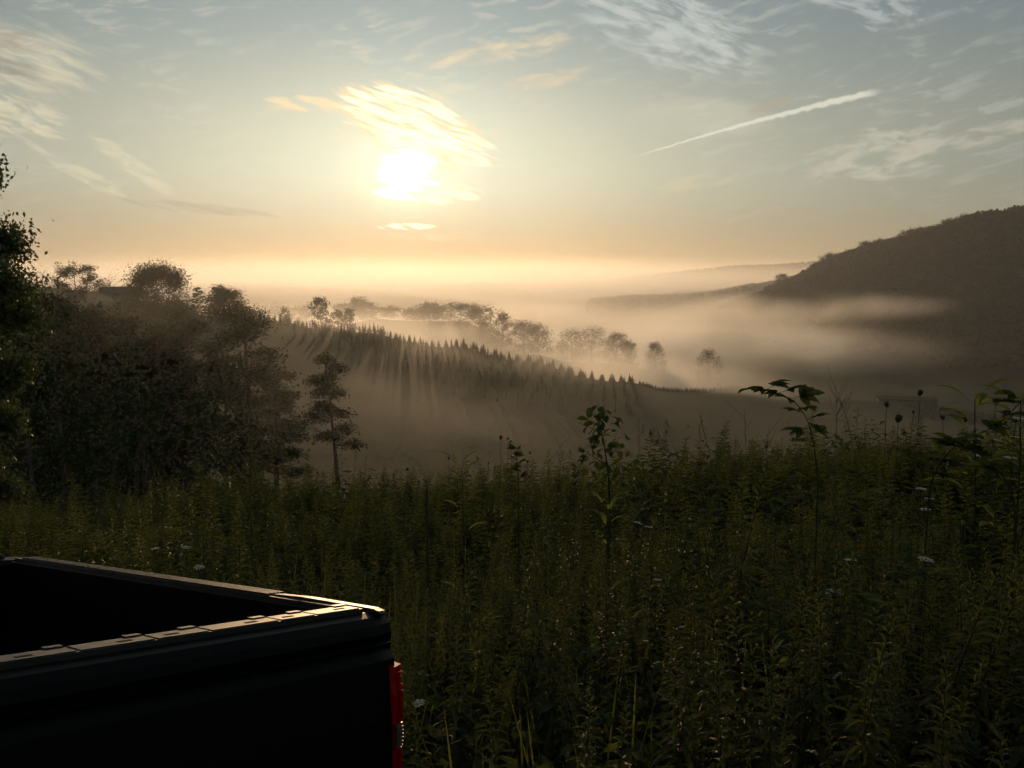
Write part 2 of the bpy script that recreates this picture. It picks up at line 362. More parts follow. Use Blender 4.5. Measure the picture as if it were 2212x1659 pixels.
def build_ground():
    az = np.unique(np.concatenate([np.arange(-44, 44.1, 0.5), np.arange(-180, -44, 4.0), np.arange(44, 180, 4.0)])); az = R(1) * az
    ds = np.concatenate([[0.0], np.geomspace(0.5, 4900, 210)])
    A, Dd = np.meshgrid(az, ds); X, Y = Dd * np.sin(A), Dd * np.cos(A); Z = land(X, Y)
    nr, na = X.shape; V = np.stack([X, Y, Z], -1).reshape(-1, 3)
    i = np.arange(nr - 1)[:, None] * na; j = np.arange(na)[None]; j2 = (j + 1) % na
    Q = np.stack([i + j, i + na + j, i + na + j2, i + j2], -1).reshape(-1, 4)
    m, g, out = material('meadow_ground')
    tc = g.n('ShaderNodeTexCoord'); p = g.n('ShaderNodeBsdfPrincipled'); g.L.new(p.outputs[0], out.inputs[0])
    big = g.noise(tc.outputs['Object'], 0.035, 5, 0.6, 0.6); fine = g.noise(tc.outputs['Object'], 1.7, 6, 0.7)
    c1 = g.mix(g.step(big, 0.38, 0.62), (0.030, 0.038, 0.015, 1), (0.050, 0.047, 0.022, 1))
    c2 = g.mix(g.step(fine, 0.4, 0.7), c1, (0.022, 0.025, 0.010, 1))
    g.L.new(c2, p.inputs['Base Color']); p.inputs['Roughness'].default_value = 0.95; p.inputs['Specular IOR Level'].default_value = 0.1
    b = g.n('ShaderNodeBump'); b.inputs['Strength'].default_value = 0.7; b.inputs['Distance'].default_value = 0.4
    g.L.new(fine, b.inputs['Height']); g.L.new(b.outputs[0], p.inputs['Normal'])
    o = link('ground', mesh_np('ground', V, Q, True), m); tag(o, 'rolling hill and valley land under the weeds and fog', 'ground', kind='structure')
    return o
build_ground()
# ------------------------------------------------------------------ trees
def unit(v): return v / (np.linalg.norm(v, axis=-1, keepdims=True) + 1e-9)
def add_leaves(mb, P, size, flat=0.3, tint=0.5, tvar=0.25, width=0.55, g=None, face=None):
    """one bent rhombus per point: base, side, tip, side"""
    g = g or rng; n = len(P)
    if n == 0: return
    d = g.normal(size=(n, 3)); d[:, 2] *= (1 - flat); d = unit(d)
    up = g.normal(size=(n, 3)) * np.array([1, 1, 1.0]) + np.array([0, 0, 2.2 * flat]); s = unit(np.cross(d, up))
    l = size * g.uniform(0.65, 1.3, (n, 1)); w = l * width * 0.5
    V = np.stack([P - d * l * 0.5, P + s * w, P + d * l * 0.5 - np.array([0, 0, 0.12]) * l, P - s * w], 1).reshape(-1, 3)
    Q = np.arange(4 * n).reshape(n, 4)
    t = np.clip(np.asarray(tint) + g.uniform(-tvar, tvar, n), 0, 1)
    mb.add(V, Q=Q, tint=np.repeat(t, 4))
def curve(p0, d, L, bend, n=6, wig=0.0, g=None):
    g = g or rng
    P = [np.array(p0, float)]; d = unit(np.array(d, float)); st = L / (n - 1)
    for i in range(n - 1):
        d = unit(d + np.array([0, 0, bend]) / n + g.normal(size=3) * wig)
        P.append(P[-1] + d * st)
    return np.array(P)
def tree_mesh(kind, H, W, seed, leaf=0.3, nleaf=6000, trunk_r=None):
    """returns trunk (with its limbs) and crown meshes; H height, W crown width in metres"""
    g = np.random.default_rng(seed); tb, cb = MB(), MB()
    r0 = trunk_r or 0.018 * H + 0.06; Rc = W / 2
    P = curve((0, 0, -0.4), (g.normal() * 0.05, g.normal() * 0.05, 1), H * 0.93 + 0.4, 0.1, 9, 0.035, g)
    tb.tube(P, np.linspace(r0, r0 * 0.16, 9), 7)
    def on_trunk(f):
        k = f * 8; i = min(int(k), 7); return P[i] + (P[i + 1] - P[i]) * (k - i)
    K = dict(dome=(16, 0.22, 0.97), round=(15, 0.2, 0.95), open=(13, 0.25, 0.97), layered=(17, 0.28, 0.97), pine=(18, 0.3, 0.98), tall=(18, 0.15, 0.97), bare=(14, 0.2, 0.98), snag=(7, 0.45, 0.98), bush=(13, 0.06, 0.9), full=(18, 0.08, 0.95), lone=(15, 0.46, 0.98))[kind]
    nl, h0, h1 = K; tips = []; gold = 2.4
    for i in range(nl):
        f = h0 + (h1 - h0) * (i + g.uniform(0, 0.8)) / nl; t = (f - h0) / (h1 - h0)
        prof = {'dome': math.sqrt(max(0.03, 1 - (max(t - 0.25, 0) / 0.78) ** 2)), 'round': math.sin(math.pi * (0.16 + 0.80 * t)), 'open': math.sin(math.pi * (0.15 + 0.78 * t)),
                'layered': (1.0 - 0.62 * t) * g.uniform(0.55, 1.1), 'pine': (1.02 - 0.72 * t) * g.uniform(0.6, 1.08), 'lone': (1.0 - 0.5 * t) * g.uniform(0.55, 1.12), 'tall': math.sin(math.pi * (0.12 + 0.82 * t)) ** 0.7 * g.uniform(0.75, 1.05),
                'bare': math.sin(math.pi * (0.2 + 0.7 * t)), 'snag': 0.5 + 0.5 * t, 'bush': math.sin(math.pi * (0.3 + 0.55 * t)), 'full': math.sqrt(max(0.05, 1 - max(t - 0.15, 0) ** 2 / 0.73)) * g.uniform(0.85, 1.05)}[kind]
        L = max(0.12 * Rc, Rc * prof * g.uniform(0.82, 1.08)); a = i * gold + g.uniform(-0.5, 0.5)
        rise = {'dome': 0.55 + 0.5 * t, 'layered': 0.32, 'pine': 0.22, 'lone': 0.25, 'tall': 0.6, 'full': 0.10 + 0.75 * t, 'bush': 0.15 + 0.7 * t}.get(kind, 0.7 + 0.5 * t)
        B = curve(on_trunk(f), (math.cos(a), math.sin(a), rise), L * math.sqrt(1 + rise * rise * 0.6), -0.25 if kind in ('layered', 'pine', 'lone') else 0.05, 6, 0.10, g)
        rl = r0 * 0.42 * (1 - 0.6 * f)
        tb.tube(B, np.linspace(rl, rl * 0.2, 6), 4)
        ns = {'bare': 9, 'snag': 5}.get(kind, 6)
        for k in range(ns):
            q = g.uniform(0.35, 1.0); j = min(int(q * 5), 4); p = B[j] + (B[j + 1] - B[j]) * (q * 5 - j)
            aa = a + g.choice([-1, 1]) * g.uniform(0.3, 1.2); ll = L * g.uniform(0.22, 0.5)
            S = curve(p, (math.cos(aa), math.sin(aa), g.uniform(-0.1, 0.9) if kind not in ('layered', 'pine', 'lone') else g.uniform(-0.12, 0.3)), ll, 0.0, 4, 0.12, g)
            tb.tube(S, np.linspace(rl * 0.35, rl * 0.1, 4), 3)
            tips.append(S[1]); tips.append(S[2]); tips.append(S[3])
            if kind == 'bare':
                for _ in range(3):
                    U = curve(S[g.integers(1, 4)], (math.cos(aa) + g.normal() * 0.6, math.sin(aa) + g.normal() * 0.6, 0.6), ll * 0.6, 0.1, 3, 0.1, g)
                    tb.tube(U, (rl * 0.16, rl * 0.13, rl * 0.08), 3)
        tips.append(B[-1]); tips.append(B[-2]); tips.append(B[-3])
    tips.append(P[-1]); tips.append(P[-2])
    tips = np.array(tips)
    if kind not in ('bare',):
        if kind == 'snag': tips = tips[::3]
        per = max(2, nleaf // len(tips)); flat = {'layered': 0.75, 'pine': 0.7, 'lone': 0.7}.get(kind, 0.3)
        cr = Rc * {'layered': 0.30, 'pine': 0.30, 'lone': 0.32, 'dome': 0.27, 'open': 0.18, 'tall': 0.32, 'bush': 0.36, 'full': 0.34, 'snag': 0.3}.get(kind, 0.26)
        for p in tips:
            n = int(per * g.uniform(0.5, 1.5))
            q = g.normal(size=(n, 3)) * 0.55 * cr; q[:, 2] *= (1 - flat * 0.85)
            if kind in ('layered', 'pine', 'lone'): q[:, 2] -= 0.18 * np.hypot(q[:, 0], q[:, 1])      # drooping sprays
            pts = p + q
            add_leaves(cb, pts, leaf, flat, tint=g.uniform(0.2, 0.8), g=g)
    every = [np.concatenate(tb.V)] + ([np.concatenate(cb.V)] if cb.n else [])
    k = H / np.percentile(np.concatenate(every)[:, 2], 99.8) if cb.n else H / every[0][:, 2].max()      # bring the top to H and the spread to W
    ww = np.percentile(np.hypot(every[-1][:, 0], every[-1][:, 1]), 97.0); q = Rc / max(ww, 1e-3)
    for b in (tb, cb): b.V = [v * np.array([q, q, k]) for v in b.V]
    return tb.mesh('trunk', True), (cb.mesh('crown') if cb.n else None)
def put_tree(name, label, meshes, loc, rz, scale, mat, cat='tree', group=None):
    e = empty(name, loc, rz, scale, label, cat, group)
    link('trunk', meshes[0], M_bark, e)
    if meshes[1] is not None: link('crown', meshes[1], mat, e)
    return e
def tree(name, label, kind, px, top, D, wpx, mat=None, leaf=None, nleaf=None, group=None, sink=0.0, minH=None, cat='tree'):
    p = at(px, 800, D); zb = land1(p[0], p[1]) - sink; zt = at(px, top, D)[2]; H = zt - zb
    if minH and H < minH: H = minH; zb = zt - H
    W = wpx / FPX * D * (1.02 if D < 250 else 1.15)
    leaf = leaf or max(0.12, D * 0.0021 + 0.12); nleaf = nleaf or int(np.clip(7 * H * W * 3.2 / (leaf * leaf * 10), 700, 9000))
    ms = tree_mesh(kind, H, W, abs(hash((px, top))) % 99991, leaf, nleaf)
    return put_tree(name, label, ms, (p[0], p[1], zb), 0, 1.0, mat or M_leaf_tree, cat, group)

def build_trees():
    # the near tree whose crown edge hangs into the left of the frame
    p = at(-70, 800, 24); zb = land1(p[0], p[1]) - 0.1; ms = tree_mesh('tall', at(-70, 322, 24)[2] - zb, 3.1, 11, 0.125, 42000, 0.2)
    put_tree('ash_tree', 'dark leafy tree hanging into the left edge, nearest of all trees', ms, (p[0], p[1], zb), 0.4, 1.0, M_leaf_near)
    # wood in the hollow on the left
    T = tree
    T('leafy_tree', 'tall grey tree right behind the near left edge tree', 'full', 40, 545, 112, 130)
    T('leafy_tree', 'dark tree filling the left edge below the tall grey one', 'tall', 20, 640, 62, 240, nleaf=13000)
    T('leafy_tree', 'dark leafy tree with a knobbly top left of the rusty trees', 'tall', 122, 628, 64, 150, nleaf=11000)
    T('leafy_tree', 'broad dark tree under the airy hilltop tree', 'full', 185, 640, 72, 170, nleaf=12000)
    T('rusty_tree', 'rust brown tree in the middle of the left wood', 'tall', 265, 668, 70, 180, M_leaf_rust, nleaf=11000)
    T('rusty_tree', 'brownish tree low in the left wood beside the locusts', 'tall', 345, 720, 66, 160, M_leaf_rust, nleaf=9000)
    T('locust_tree', 'layered tree, leftmost of the three with flat sprays', 'layered', 335, 674, 84, 160, nleaf=11000)
    T('locust_tree', 'wide layered tree between two other layered trees', 'layered', 445, 676, 80, 190, nleaf=12000)
    T('locust_tree', 'tallest layered tree with a narrow peak beside the bright fog', 'pine', 552, 660, 76, 250, nleaf=14000)
    T('lone_tree', 'lone layered tree standing apart in the bright fog', 'lone', 733, 765, 82, 128, nleaf=7000)
    for px, top, D, w, k, lb in ((90, 690, 88, 170, 'full', 'dark tree deep behind the left edge wood'), (215, 700, 94, 160, 'full', 'dark tree deep in the left wood behind the rusty one'), (300, 735, 60, 150, 'full', 'leafy understorey tree before the rusty trees'),
                                (395, 760, 64, 140, 'full', 'leafy understorey tree left of the wide layered tree'), (480, 770, 68, 150, 'full', 'leafy understorey tree between the two layered trees'), (140, 760, 50, 170, 'full', 'dark leafy tree low at the left before the wood'), (590, 800, 84, 110, 'layered', 'low layered tree at the right end of the left wood')):
        T('leafy_tree', lb, k, px, top, D, w, nleaf=9000)
    for px, top, D, w, lb in ((60, 800, 48, 170, 'dark bush under the left edge tree'), (180, 810, 52, 170, 'dark bush below the broad dark tree'), (300, 830, 55, 160, 'dark bush below the rust brown tree'),
                              (420, 850, 58, 150, 'dark bush at the foot of the wide layered tree'), (530, 880, 62, 130, 'dark bush at the foot of the tallest layered tree')):
        T('shrub', lb, 'bush', px, top, D, w, nleaf=5000, cat='shrub', group='dark bushes at the foot of the left wood')
    # trees on the hilltop behind
    T('airy_tree', 'airy round tree on the hilltop left of the bare tree', 'open', 176, 566, 172, 90, nleaf=5200, leaf=0.32)
    T('bare_tree', 'leafless fan shaped tree between two leafy hilltop trees', 'bare', 256, 588, 190, 58)
    T('bare_tree', 'thin sparse leafless tree near the wooden pole', 'bare', 103, 580, 205, 34)
    T('dome_tree', 'big dark dome shaped tree on the hilltop', 'full', 348, 567, 182, 130, nleaf=20000, leaf=0.40)
    T('small_tree', 'pale small tree right of the big dome tree', 'layered', 430, 620, 235, 34, nleaf=700)
    T('leafy_tree', 'dark bushy tree right of the dome tree on the slope', 'full', 492, 615, 215, 92, nleaf=8000)
    T('shrub', 'grey hedge tree below the big dome tree', 'bush', 300, 640, 172, 120, nleaf=4000, cat='shrub')
    T('shrub', 'wide grey thicket below the dome tree towards the slope', 'bush', 405, 645, 175, 120, nleaf=4000, cat='shrub')
    T('shrub', 'grey thicket under the bushy slope tree', 'bush', 545, 655, 225, 90, nleaf=3000, cat='shrub')
    for px, top, w in ((70, 610, 50), (140, 604, 60), (225, 612, 60), (300, 618, 50)):
        T('leafy_tree', 'pale hazy tree far behind the hilltop', 'full', px, top, 330, w, nleaf=1200, group='hazy trees behind the hilltop')
    T('leafy_tree', 'dark round tree on the ridge crest above the conifer rows', 'full', 699, 640, 300, 46, nleaf=2200, group='trees on the conifer ridge', minH=9)
    T('leafy_tree', 'small dark tree on the ridge crest, rightmost of its three', 'full', 757, 665, 305, 32, nleaf=1200, minH=7)
    T('leafy_tree', 'low tree on the ridge crest between two taller ones', 'bush', 730, 668, 305, 40, nleaf=1200, minH=6)
    T('leafy_tree', 'small faint tree on the crest, leftmost of the ridge', 'full', 622, 663, 330, 30, M_leaf_far, nleaf=900, minH=6)
    for i, (px, top, w) in enumerate(((596, 656, 70), (655, 658, 60), (742, 655, 40), (774, 640, 50), (796, 650, 44), (838, 657, 60), (900, 659, 66), (930, 650, 50), (958, 656, 60), (1006, 650, 70), (1040, 659, 56))):
        T('leafy_tree', 'faint orange grey tree in the row deep in the fog', ('full', 'round', 'tall', 'full')[i % 4], px, top, 560 + 14 * (i % 3), w, M_leaf_far, nleaf=2200, group='tree row deep in the fog', minH=11)
    cl = [('full', 938, 690, 400, 54, 'low round tree, leftmost of the dark clump in the fog'), ('full', 1003, 685, 395, 62, 'broad dark dome in the clump in the fog'), ('full', 1045, 690, 402, 60, 'middle tree of the dark clump in the fog'),
          ('full', 1083, 672, 398, 48, 'tallest tree of the dark clump in the fog'), ('full', 1132, 690, 412, 52, 'greyer tree right of the tallest in the fog clump'), ('full', 1164, 697, 415, 50, 'rightmost tree of the fog clump')]
    for k, px, top, D, w, lb in cl: T('leafy_tree', lb, k, px, top, D, w * 1.15, M_forest, nleaf=4200, leaf=0.7, minH=13)
    T('snag_tree', 'thin bare snag poking up from the fog clump', 'snag', 1062, 664, 398, 16, M_leaf_far, nleaf=40, leaf=0.6, minH=17)
    for px, top, D, w, lb in ((1238, 706, 520, 60, 'faint broad tree right of the dark fog clump'), (1278, 699, 525, 62, 'faint rounded tree above the fog beside another'), (1328, 715, 440, 46, 'dark pointed tree alone in the fog'),
                              (1355, 735, 440, 30, 'low bush at the foot of the lone fog tree'), (1418, 738, 480, 34, 'small faint tree right of the lone fog tree'), (1532, 752, 500, 44, 'ghostly tree nearly lost in the valley fog')):
        T('leafy_tree', lb, 'full', px, top, D, w * 1.3, M_forest, nleaf=3600, leaf=0.75, minH=11)
    # skyline of the wooded hill
    sky_t = [(1640, 652, 24), (1668, 625, 30), (1690, 592, 30), (1712, 608, 26), (1740, 590, 34), (1760, 572, 26), (1788, 553, 38), (1815, 560, 30), (1843, 540, 34), (1872, 528, 36), (1902, 520, 40), (1935, 510, 40), (1965, 502, 38), (1990, 495, 36),
             (2018, 488, 40), (2048, 482, 34), (2075, 468, 44), (2105, 468, 36), (2138, 464, 44), (2170, 462, 36), (2198, 456, 44), (2230, 450, 44)]
    proto = [tree_mesh('full', 10, 9, 300 + k, 0.62, 3000) for k in range(5)]
    for i, (px, top, w) in enumerate(sky_t):
        D = 1060 - (px - 1640) / 590 * 310; q = at(px, top, D); s = w / FPX * D / 9.0 * 1.15
        e = put_tree('skyline_tree', 'rounded tree on the skyline of the dark wooded hill', proto[i % 5], (q[0], q[1], q[2] + (4.0 if i % 3 == 0 else 2.5 if i % 3 == 1 else 1.0) - 10 * s * 0.9), i * 1.3, s, M_forest, 'tree', 'trees on the wooded hill skyline'); e.scale = (s, s, s * 0.9)
build_trees()

def build_forest():
    """closed woods on the hill and far ridges: leaf clumps over the canopy, too many to count"""
    def wood(name, label, D0, D1, a0, a1, n, R0, leaf, zmin, mat, seed, ok):
        g = np.random.default_rng(seed); a = g.uniform(R(a0), R(a1), n); D = np.sqrt(g.uniform(D0 ** 2, D1 ** 2, n))
        x, y = D * np.sin(a), D * np.cos(a); z = land(x, y); k = ok(a / R(1), D, z); x, y, z = x[k], y[k], z[k]; n = len(x)
        r = R0 * g.uniform(0.7, 1.35, n) * (np.clip((a[k] / R(1) - 6) / 7, 0.12, 1) if 'distant' in name else 1.0); m = 64 if name == 'forest' else 34
        u = unit(g.normal(size=(n, m, 3))); u[..., 2] = np.abs(u[..., 2]) * 1.05 - 0.12
        lob = 1 + 0.22 * np.sin(u[..., 0] * 5 + x[:, None]) * np.cos(u[..., 1] * 5 + y[:, None])
        c = np.stack([x, y, z + r * 0.75], -1)
        P = c[:, None] + u * (r[:, None] * g.uniform(0.75, 1.05, (n, m)) * lob)[..., None]
        mb = MB(); add_leaves(mb, P.reshape(-1, 3), leaf, 0.25, tint=np.repeat(g.uniform(0.1, 0.9, n), m), tvar=0.15, width=0.9, g=g)
        o = mb.build(name, mat); tag(o, label, 'forest', kind='stuff')
    wood('forest', 'dense dark wood covering the hill on the right', 540, 1150, 13, 36, 4600, 6.2, 2.7, 0, M_forest, 41, lambda a, D, z: (z > -52) & (D < 1180 - (a - 13) * 12))
    wood('far_forest', 'wooded low ridge behind the valley fog', 1480, 1800, 5, 22, 1600, 6.5, 4.5, 0, M_leaf_far, 42, lambda a, D, z: z > -60)
    wood('distant_forest', 'hazy wooded ridges on the far horizon', 2900, 3500, 6.5, 24, 2000, 10, 8.5, 0, M_leaf_far, 43, lambda a, D, z: z > -60)
build_forest()

# ------------------------------------------------------------------ the conifer farm
def conifer_mesh(seed, H=2.7, W=1.5, tiers=11):
    g = np.random.default_rng(seed); tb, cb = MB(), MB()
    tb.tube([(0, 0, -0.2), (0, 0, H * 0.5), (0, 0, H)], (0.05, 0.035, 0.008), 5)
    for i in range(tiers):
        f = i / (tiers - 1); z = 0.12 + (H - 0.22) * f; r = W / 2 * (1 - f) ** 0.85 * g.uniform(0.88, 1.1) + 0.04; n = max(5, int(13 * (1 - f * 0.6)))
        a = np.linspace(0, 2 * np.pi, n, endpoint=False) + g.uniform(0, 1) + g.normal(size=n) * 0.1
        rr = r * g.uniform(0.8, 1.15, n); dirs = np.stack([np.cos(a), np.sin(a), np.zeros(n)], -1); sd = np.stack([-np.sin(a), np.cos(a), np.zeros(n)], -1)
        hw = (0.42 * r + 0.05) * g.uniform(0.8, 1.2, n)[:, None]; drop = np.array([0, 0, 1.0])
        top = np.array([0, 0, z + 0.16]); tip = dirs * rr[:, None] + np.array([0, 0, z - 0.02]) + drop * 0.07 * g.normal(size=(n, 1))
        mid = dirs * rr[:, None] * 0.55 + np.array([0, 0, z + 0.03])
        V = np.stack([np.broadcast_to(top, (n, 3)), mid + sd * hw, tip, mid - sd * hw], 1).reshape(-1, 3)
        cb.add(V, Q=np.arange(4 * n).reshape(n, 4), tint=np.repeat(g.uniform(0.2, 0.8, n), 4))
    return tb.mesh('trunk', True), cb.mesh('foliage')
def build_conifers():
    g = np.random.default_rng(5); protos = [conifer_mesh(60 + k, 2.7, 1.35 + 0.12 * k) for k in range(5)]
    pts = []
    for row in np.arange(-84, 74, 3.1):
        for c in np.arange(138, 292, 2.9):
            x = row + (c - 200) * 0.10 + g.normal() * 0.35; y = c - row * 0.03 + g.normal() * 0.45
            D = math.hypot(x, y); a = math.degrees(math.atan2(x, y))
            if a < -16.5 or a > 8.5 or g.random() < 0.16: continue
            crest = np.interp(a, [-16, -9, -3, 2, 8], [263, 255, 252, 268, 290])
            low = np.interp(a, [-16, -8, -3, 3, 8], [222, 188, 172, 182, 205])          # the lower edge of the block
            if D > crest + 4 or D < low: continue
            if D < low + 16 and g.random() < 0.45: continue
            pts.append((x, y, D, crest - D))
    pts = np.array(pts); z = land(pts[:, 0], pts[:, 1])
    order = np.argsort(np.minimum(np.abs(pts[:, 3] - 2), np.abs(pts[:, 2] - 190) * 0.8)); pick = order[:300]; rest = order[300:]
    for i in pick:
        s = g.uniform(0.5, 1.05); m = protos[g.integers(5)]
        e = empty('conifer_tree', (pts[i, 0], pts[i, 1], z[i]), g.uniform(0, 6.2), s, 'young cone shaped conifer planted in the misty rows on the ridge', 'conifer', 'young conifers planted in rows on the ridge')
        link('trunk', m[0], M_bark, e); link('foliage', m[1], M_conifer, e)
    def mass(name, label, X, Y, Z, S):
        mb = MB()
        for i in range(len(X)):
            me = protos[i % 5][1]; co = np.empty(len(me.vertices) * 3, dtype=np.float32); me.vertices.foreach_get('co', co); co = co.reshape(-1, 3) * S[i]
            th = i * 1.7; co = co @ np.array([[math.cos(th), math.sin(th), 0], [-math.sin(th), math.cos(th), 0], [0, 0, 1]]) + np.array([X[i], Y[i], Z[i]])
            mb.add(co, Q=np.arange(len(co)).reshape(-1, 4), tint=g.uniform(0.2, 0.8))
        tag(mb.build(name, M_conifer), label, 'conifers', kind='stuff')
    mass('conifer_rows', 'misty mass of young conifers between the nearer rows', pts[rest, 0], pts[rest, 1], z[rest], g.uniform(0.5, 1.0, len(rest)))
    X, Y = [], []
    for a in np.arange(8.6, 17.5, 0.16):
        for D in np.interp(a, [8, 12, 15, 20], [292, 340, 380, 410]) + np.array([-9, -5, -1, 3]): X.append((D + g.normal()) * math.sin(R(a + g.normal() * 0.03))); Y.append(D * math.cos(R(a)))
    X, Y = np.array(X), np.array(Y); mass('conifer_saplings', 'tiny distant conifer saplings lining the lower field crest', X, Y, land(X, Y), g.uniform(0.4, 0.75, len(X)))
    X, Y = [], []
    for k in range(9):
        for t in np.arange(0, 46, 1.7): X.append(150 + k * 5.5 + t * 0.25 + g.normal() * 0.3); Y.append(300 + t * 1.4 + g.normal() * 0.3)
    X, Y = np.array(X), np.array(Y); mass('sapling_rows', 'sloping rows of saplings in the field below the long shed', X, Y, land(X, Y), g.uniform(0.5, 0.8, len(X)))
    for px, py, D, s, lb in ((1390, 858, 186, 0.80, 'small dark conifer, leftmost of three apart from the rows'), (1407, 866, 182, 0.95, 'small dark conifer, middle of three apart from the rows'), (1424, 872, 178, 1.15, 'small dark conifer, rightmost and tallest of three apart from the rows')):
        p = at(px, py, D); m = protos[0]; e = empty('conifer_tree', (p[0], p[1], land1(p[0], p[1])), 1.0, s, lb, 'conifer'); link('trunk', m[0], M_bark, e); link('foliage', m[1], M_conifer, e)
build_conifers()

# ------------------------------------------------------------------ far buildings and pole
def build_buildings():
    wall = pbr('weathered_boards', (0.035, 0.03, 0.026), 0.95, nscale=3, ncol=(0.085, 0.07, 0.06)); roof = pbr('dull_roof', (0.035, 0.03, 0.028), 0.95, nscale=2, ncol=(0.05, 0.045, 0.04), spec=0.05); pale = pbr('pale_panel', (0.16, 0.14, 0.12), 0.8)
    a = at(1896, 858, 424); b = at(2022, 868, 428); c = (a + b) / 2; L = float(np.linalg.norm((b - a)[:2])); rz = math.atan2(b[1] - a[1], b[0] - a[0])
    zb = min(land1(a[0], a[1]), land1(b[0], b[1])) - 0.6; zt = at(1960, 846, 424)[2]; H = min(max(3.0, zt - zb), 4.2)
    e = empty('long_shed', (c[0], c[1], zb), rz, 1.0, 'long low dark shed lying across the field under the wooded hill', 'shed')
    m = MB(); m.box((0, 0, H / 2 - 0.15), (L, 7.0, H - 0.3)); m.build('wall', wall, e)
    m = MB(); v = []
    for x in (-L / 2 - 0.5, L / 2 + 0.5): v += [(x, -4.0, H - 0.3), (x, 4.0, H - 0.3), (x, 0, H + 0.9), (x, -4.0, H - 0.12), (x, 4.0, H - 0.12), (x, 0, H + 1.08)]
    m.add(v, Q=[(0, 6, 8, 2), (2, 8, 7, 1), (3, 5, 11, 9), (5, 4, 10, 11), (0, 3, 9, 6), (1, 7, 10, 4), (0, 2, 5, 3), (2, 1, 4, 5), (6, 9, 11, 8), (8, 11, 10, 7)]); m.build('roof', roof, e)
    m = MB(); m.box((-L * 0.22, -3.53, H * 0.55), (2.4, 0.06, H * 0.7)); m.build('door', pale, e)
    for k in range(7):
        m = MB(); m.box((-L * 0.05 + k * L * 0.07, -3.53, H * 0.5), (0.9, 0.06, 0.8)); m.build('window', roof, e)
    # the pale roof half hidden behind the hilltop trees
    p = at(264, 640, 222); zb = land1(p[0], p[1]) - 0.3; zt = at(264, 634, 222)[2]; H = max(2.6, zt - zb)
    e = empty('farmhouse', (p[0], p[1], zb), 0.12, 1.0, 'low house with a pale roof edge half hidden by hilltop trees', 'house')
    m = MB(); m.box((0, 0, (H - 1.6) / 2), (8.0, 6, H - 1.6)); m.build('wall', wall, e)
    m = MB(); v = []
    for x in (-4.5, 4.5): v += [(x, -3.5, H - 1.7), (x, 3.5, H - 1.7), (x, 0, H)]
    m.add(v, Q=[(0, 3, 5, 2), (1, 2, 5, 4), (0, 1, 4, 3)], T=[(0, 2, 1), (3, 4, 5)]); rf = m.build('roof', roof, e)
    m = MB(); m.box((1.5, 0.6, H - 0.1), (0.7, 0.7, 1.3)); m.build('chimney', wall, rf)
    m = MB(); m.box((-1.5, -3.03, (H - 1.6) * 0.55), (1.2, 0.05, 1.1)); m.build('window', roof, e)
    p = at(124, 610, 190); zb = land1(p[0], p[1]); zt = at(124, 598, 190)[2]
    e = empty('utility_pole', (p[0], p[1], zb), 0.2, 1.0, 'wooden pole with a short cross piece on the hilltop', 'pole')
    m = MB(); m.tube([(0, 0, -0.3), (0, 0, (zt - zb) * 0.6), (0.05, 0, zt - zb)], (0.22, 0.18, 0.15), 8); m.build('pole', M_bark, e)
    m = MB(); m.box((-0.4, 0, zt - zb - 0.6), (1.3, 0.14, 0.16)); m.build('crossarm', M_bark, e)
build_buildings()
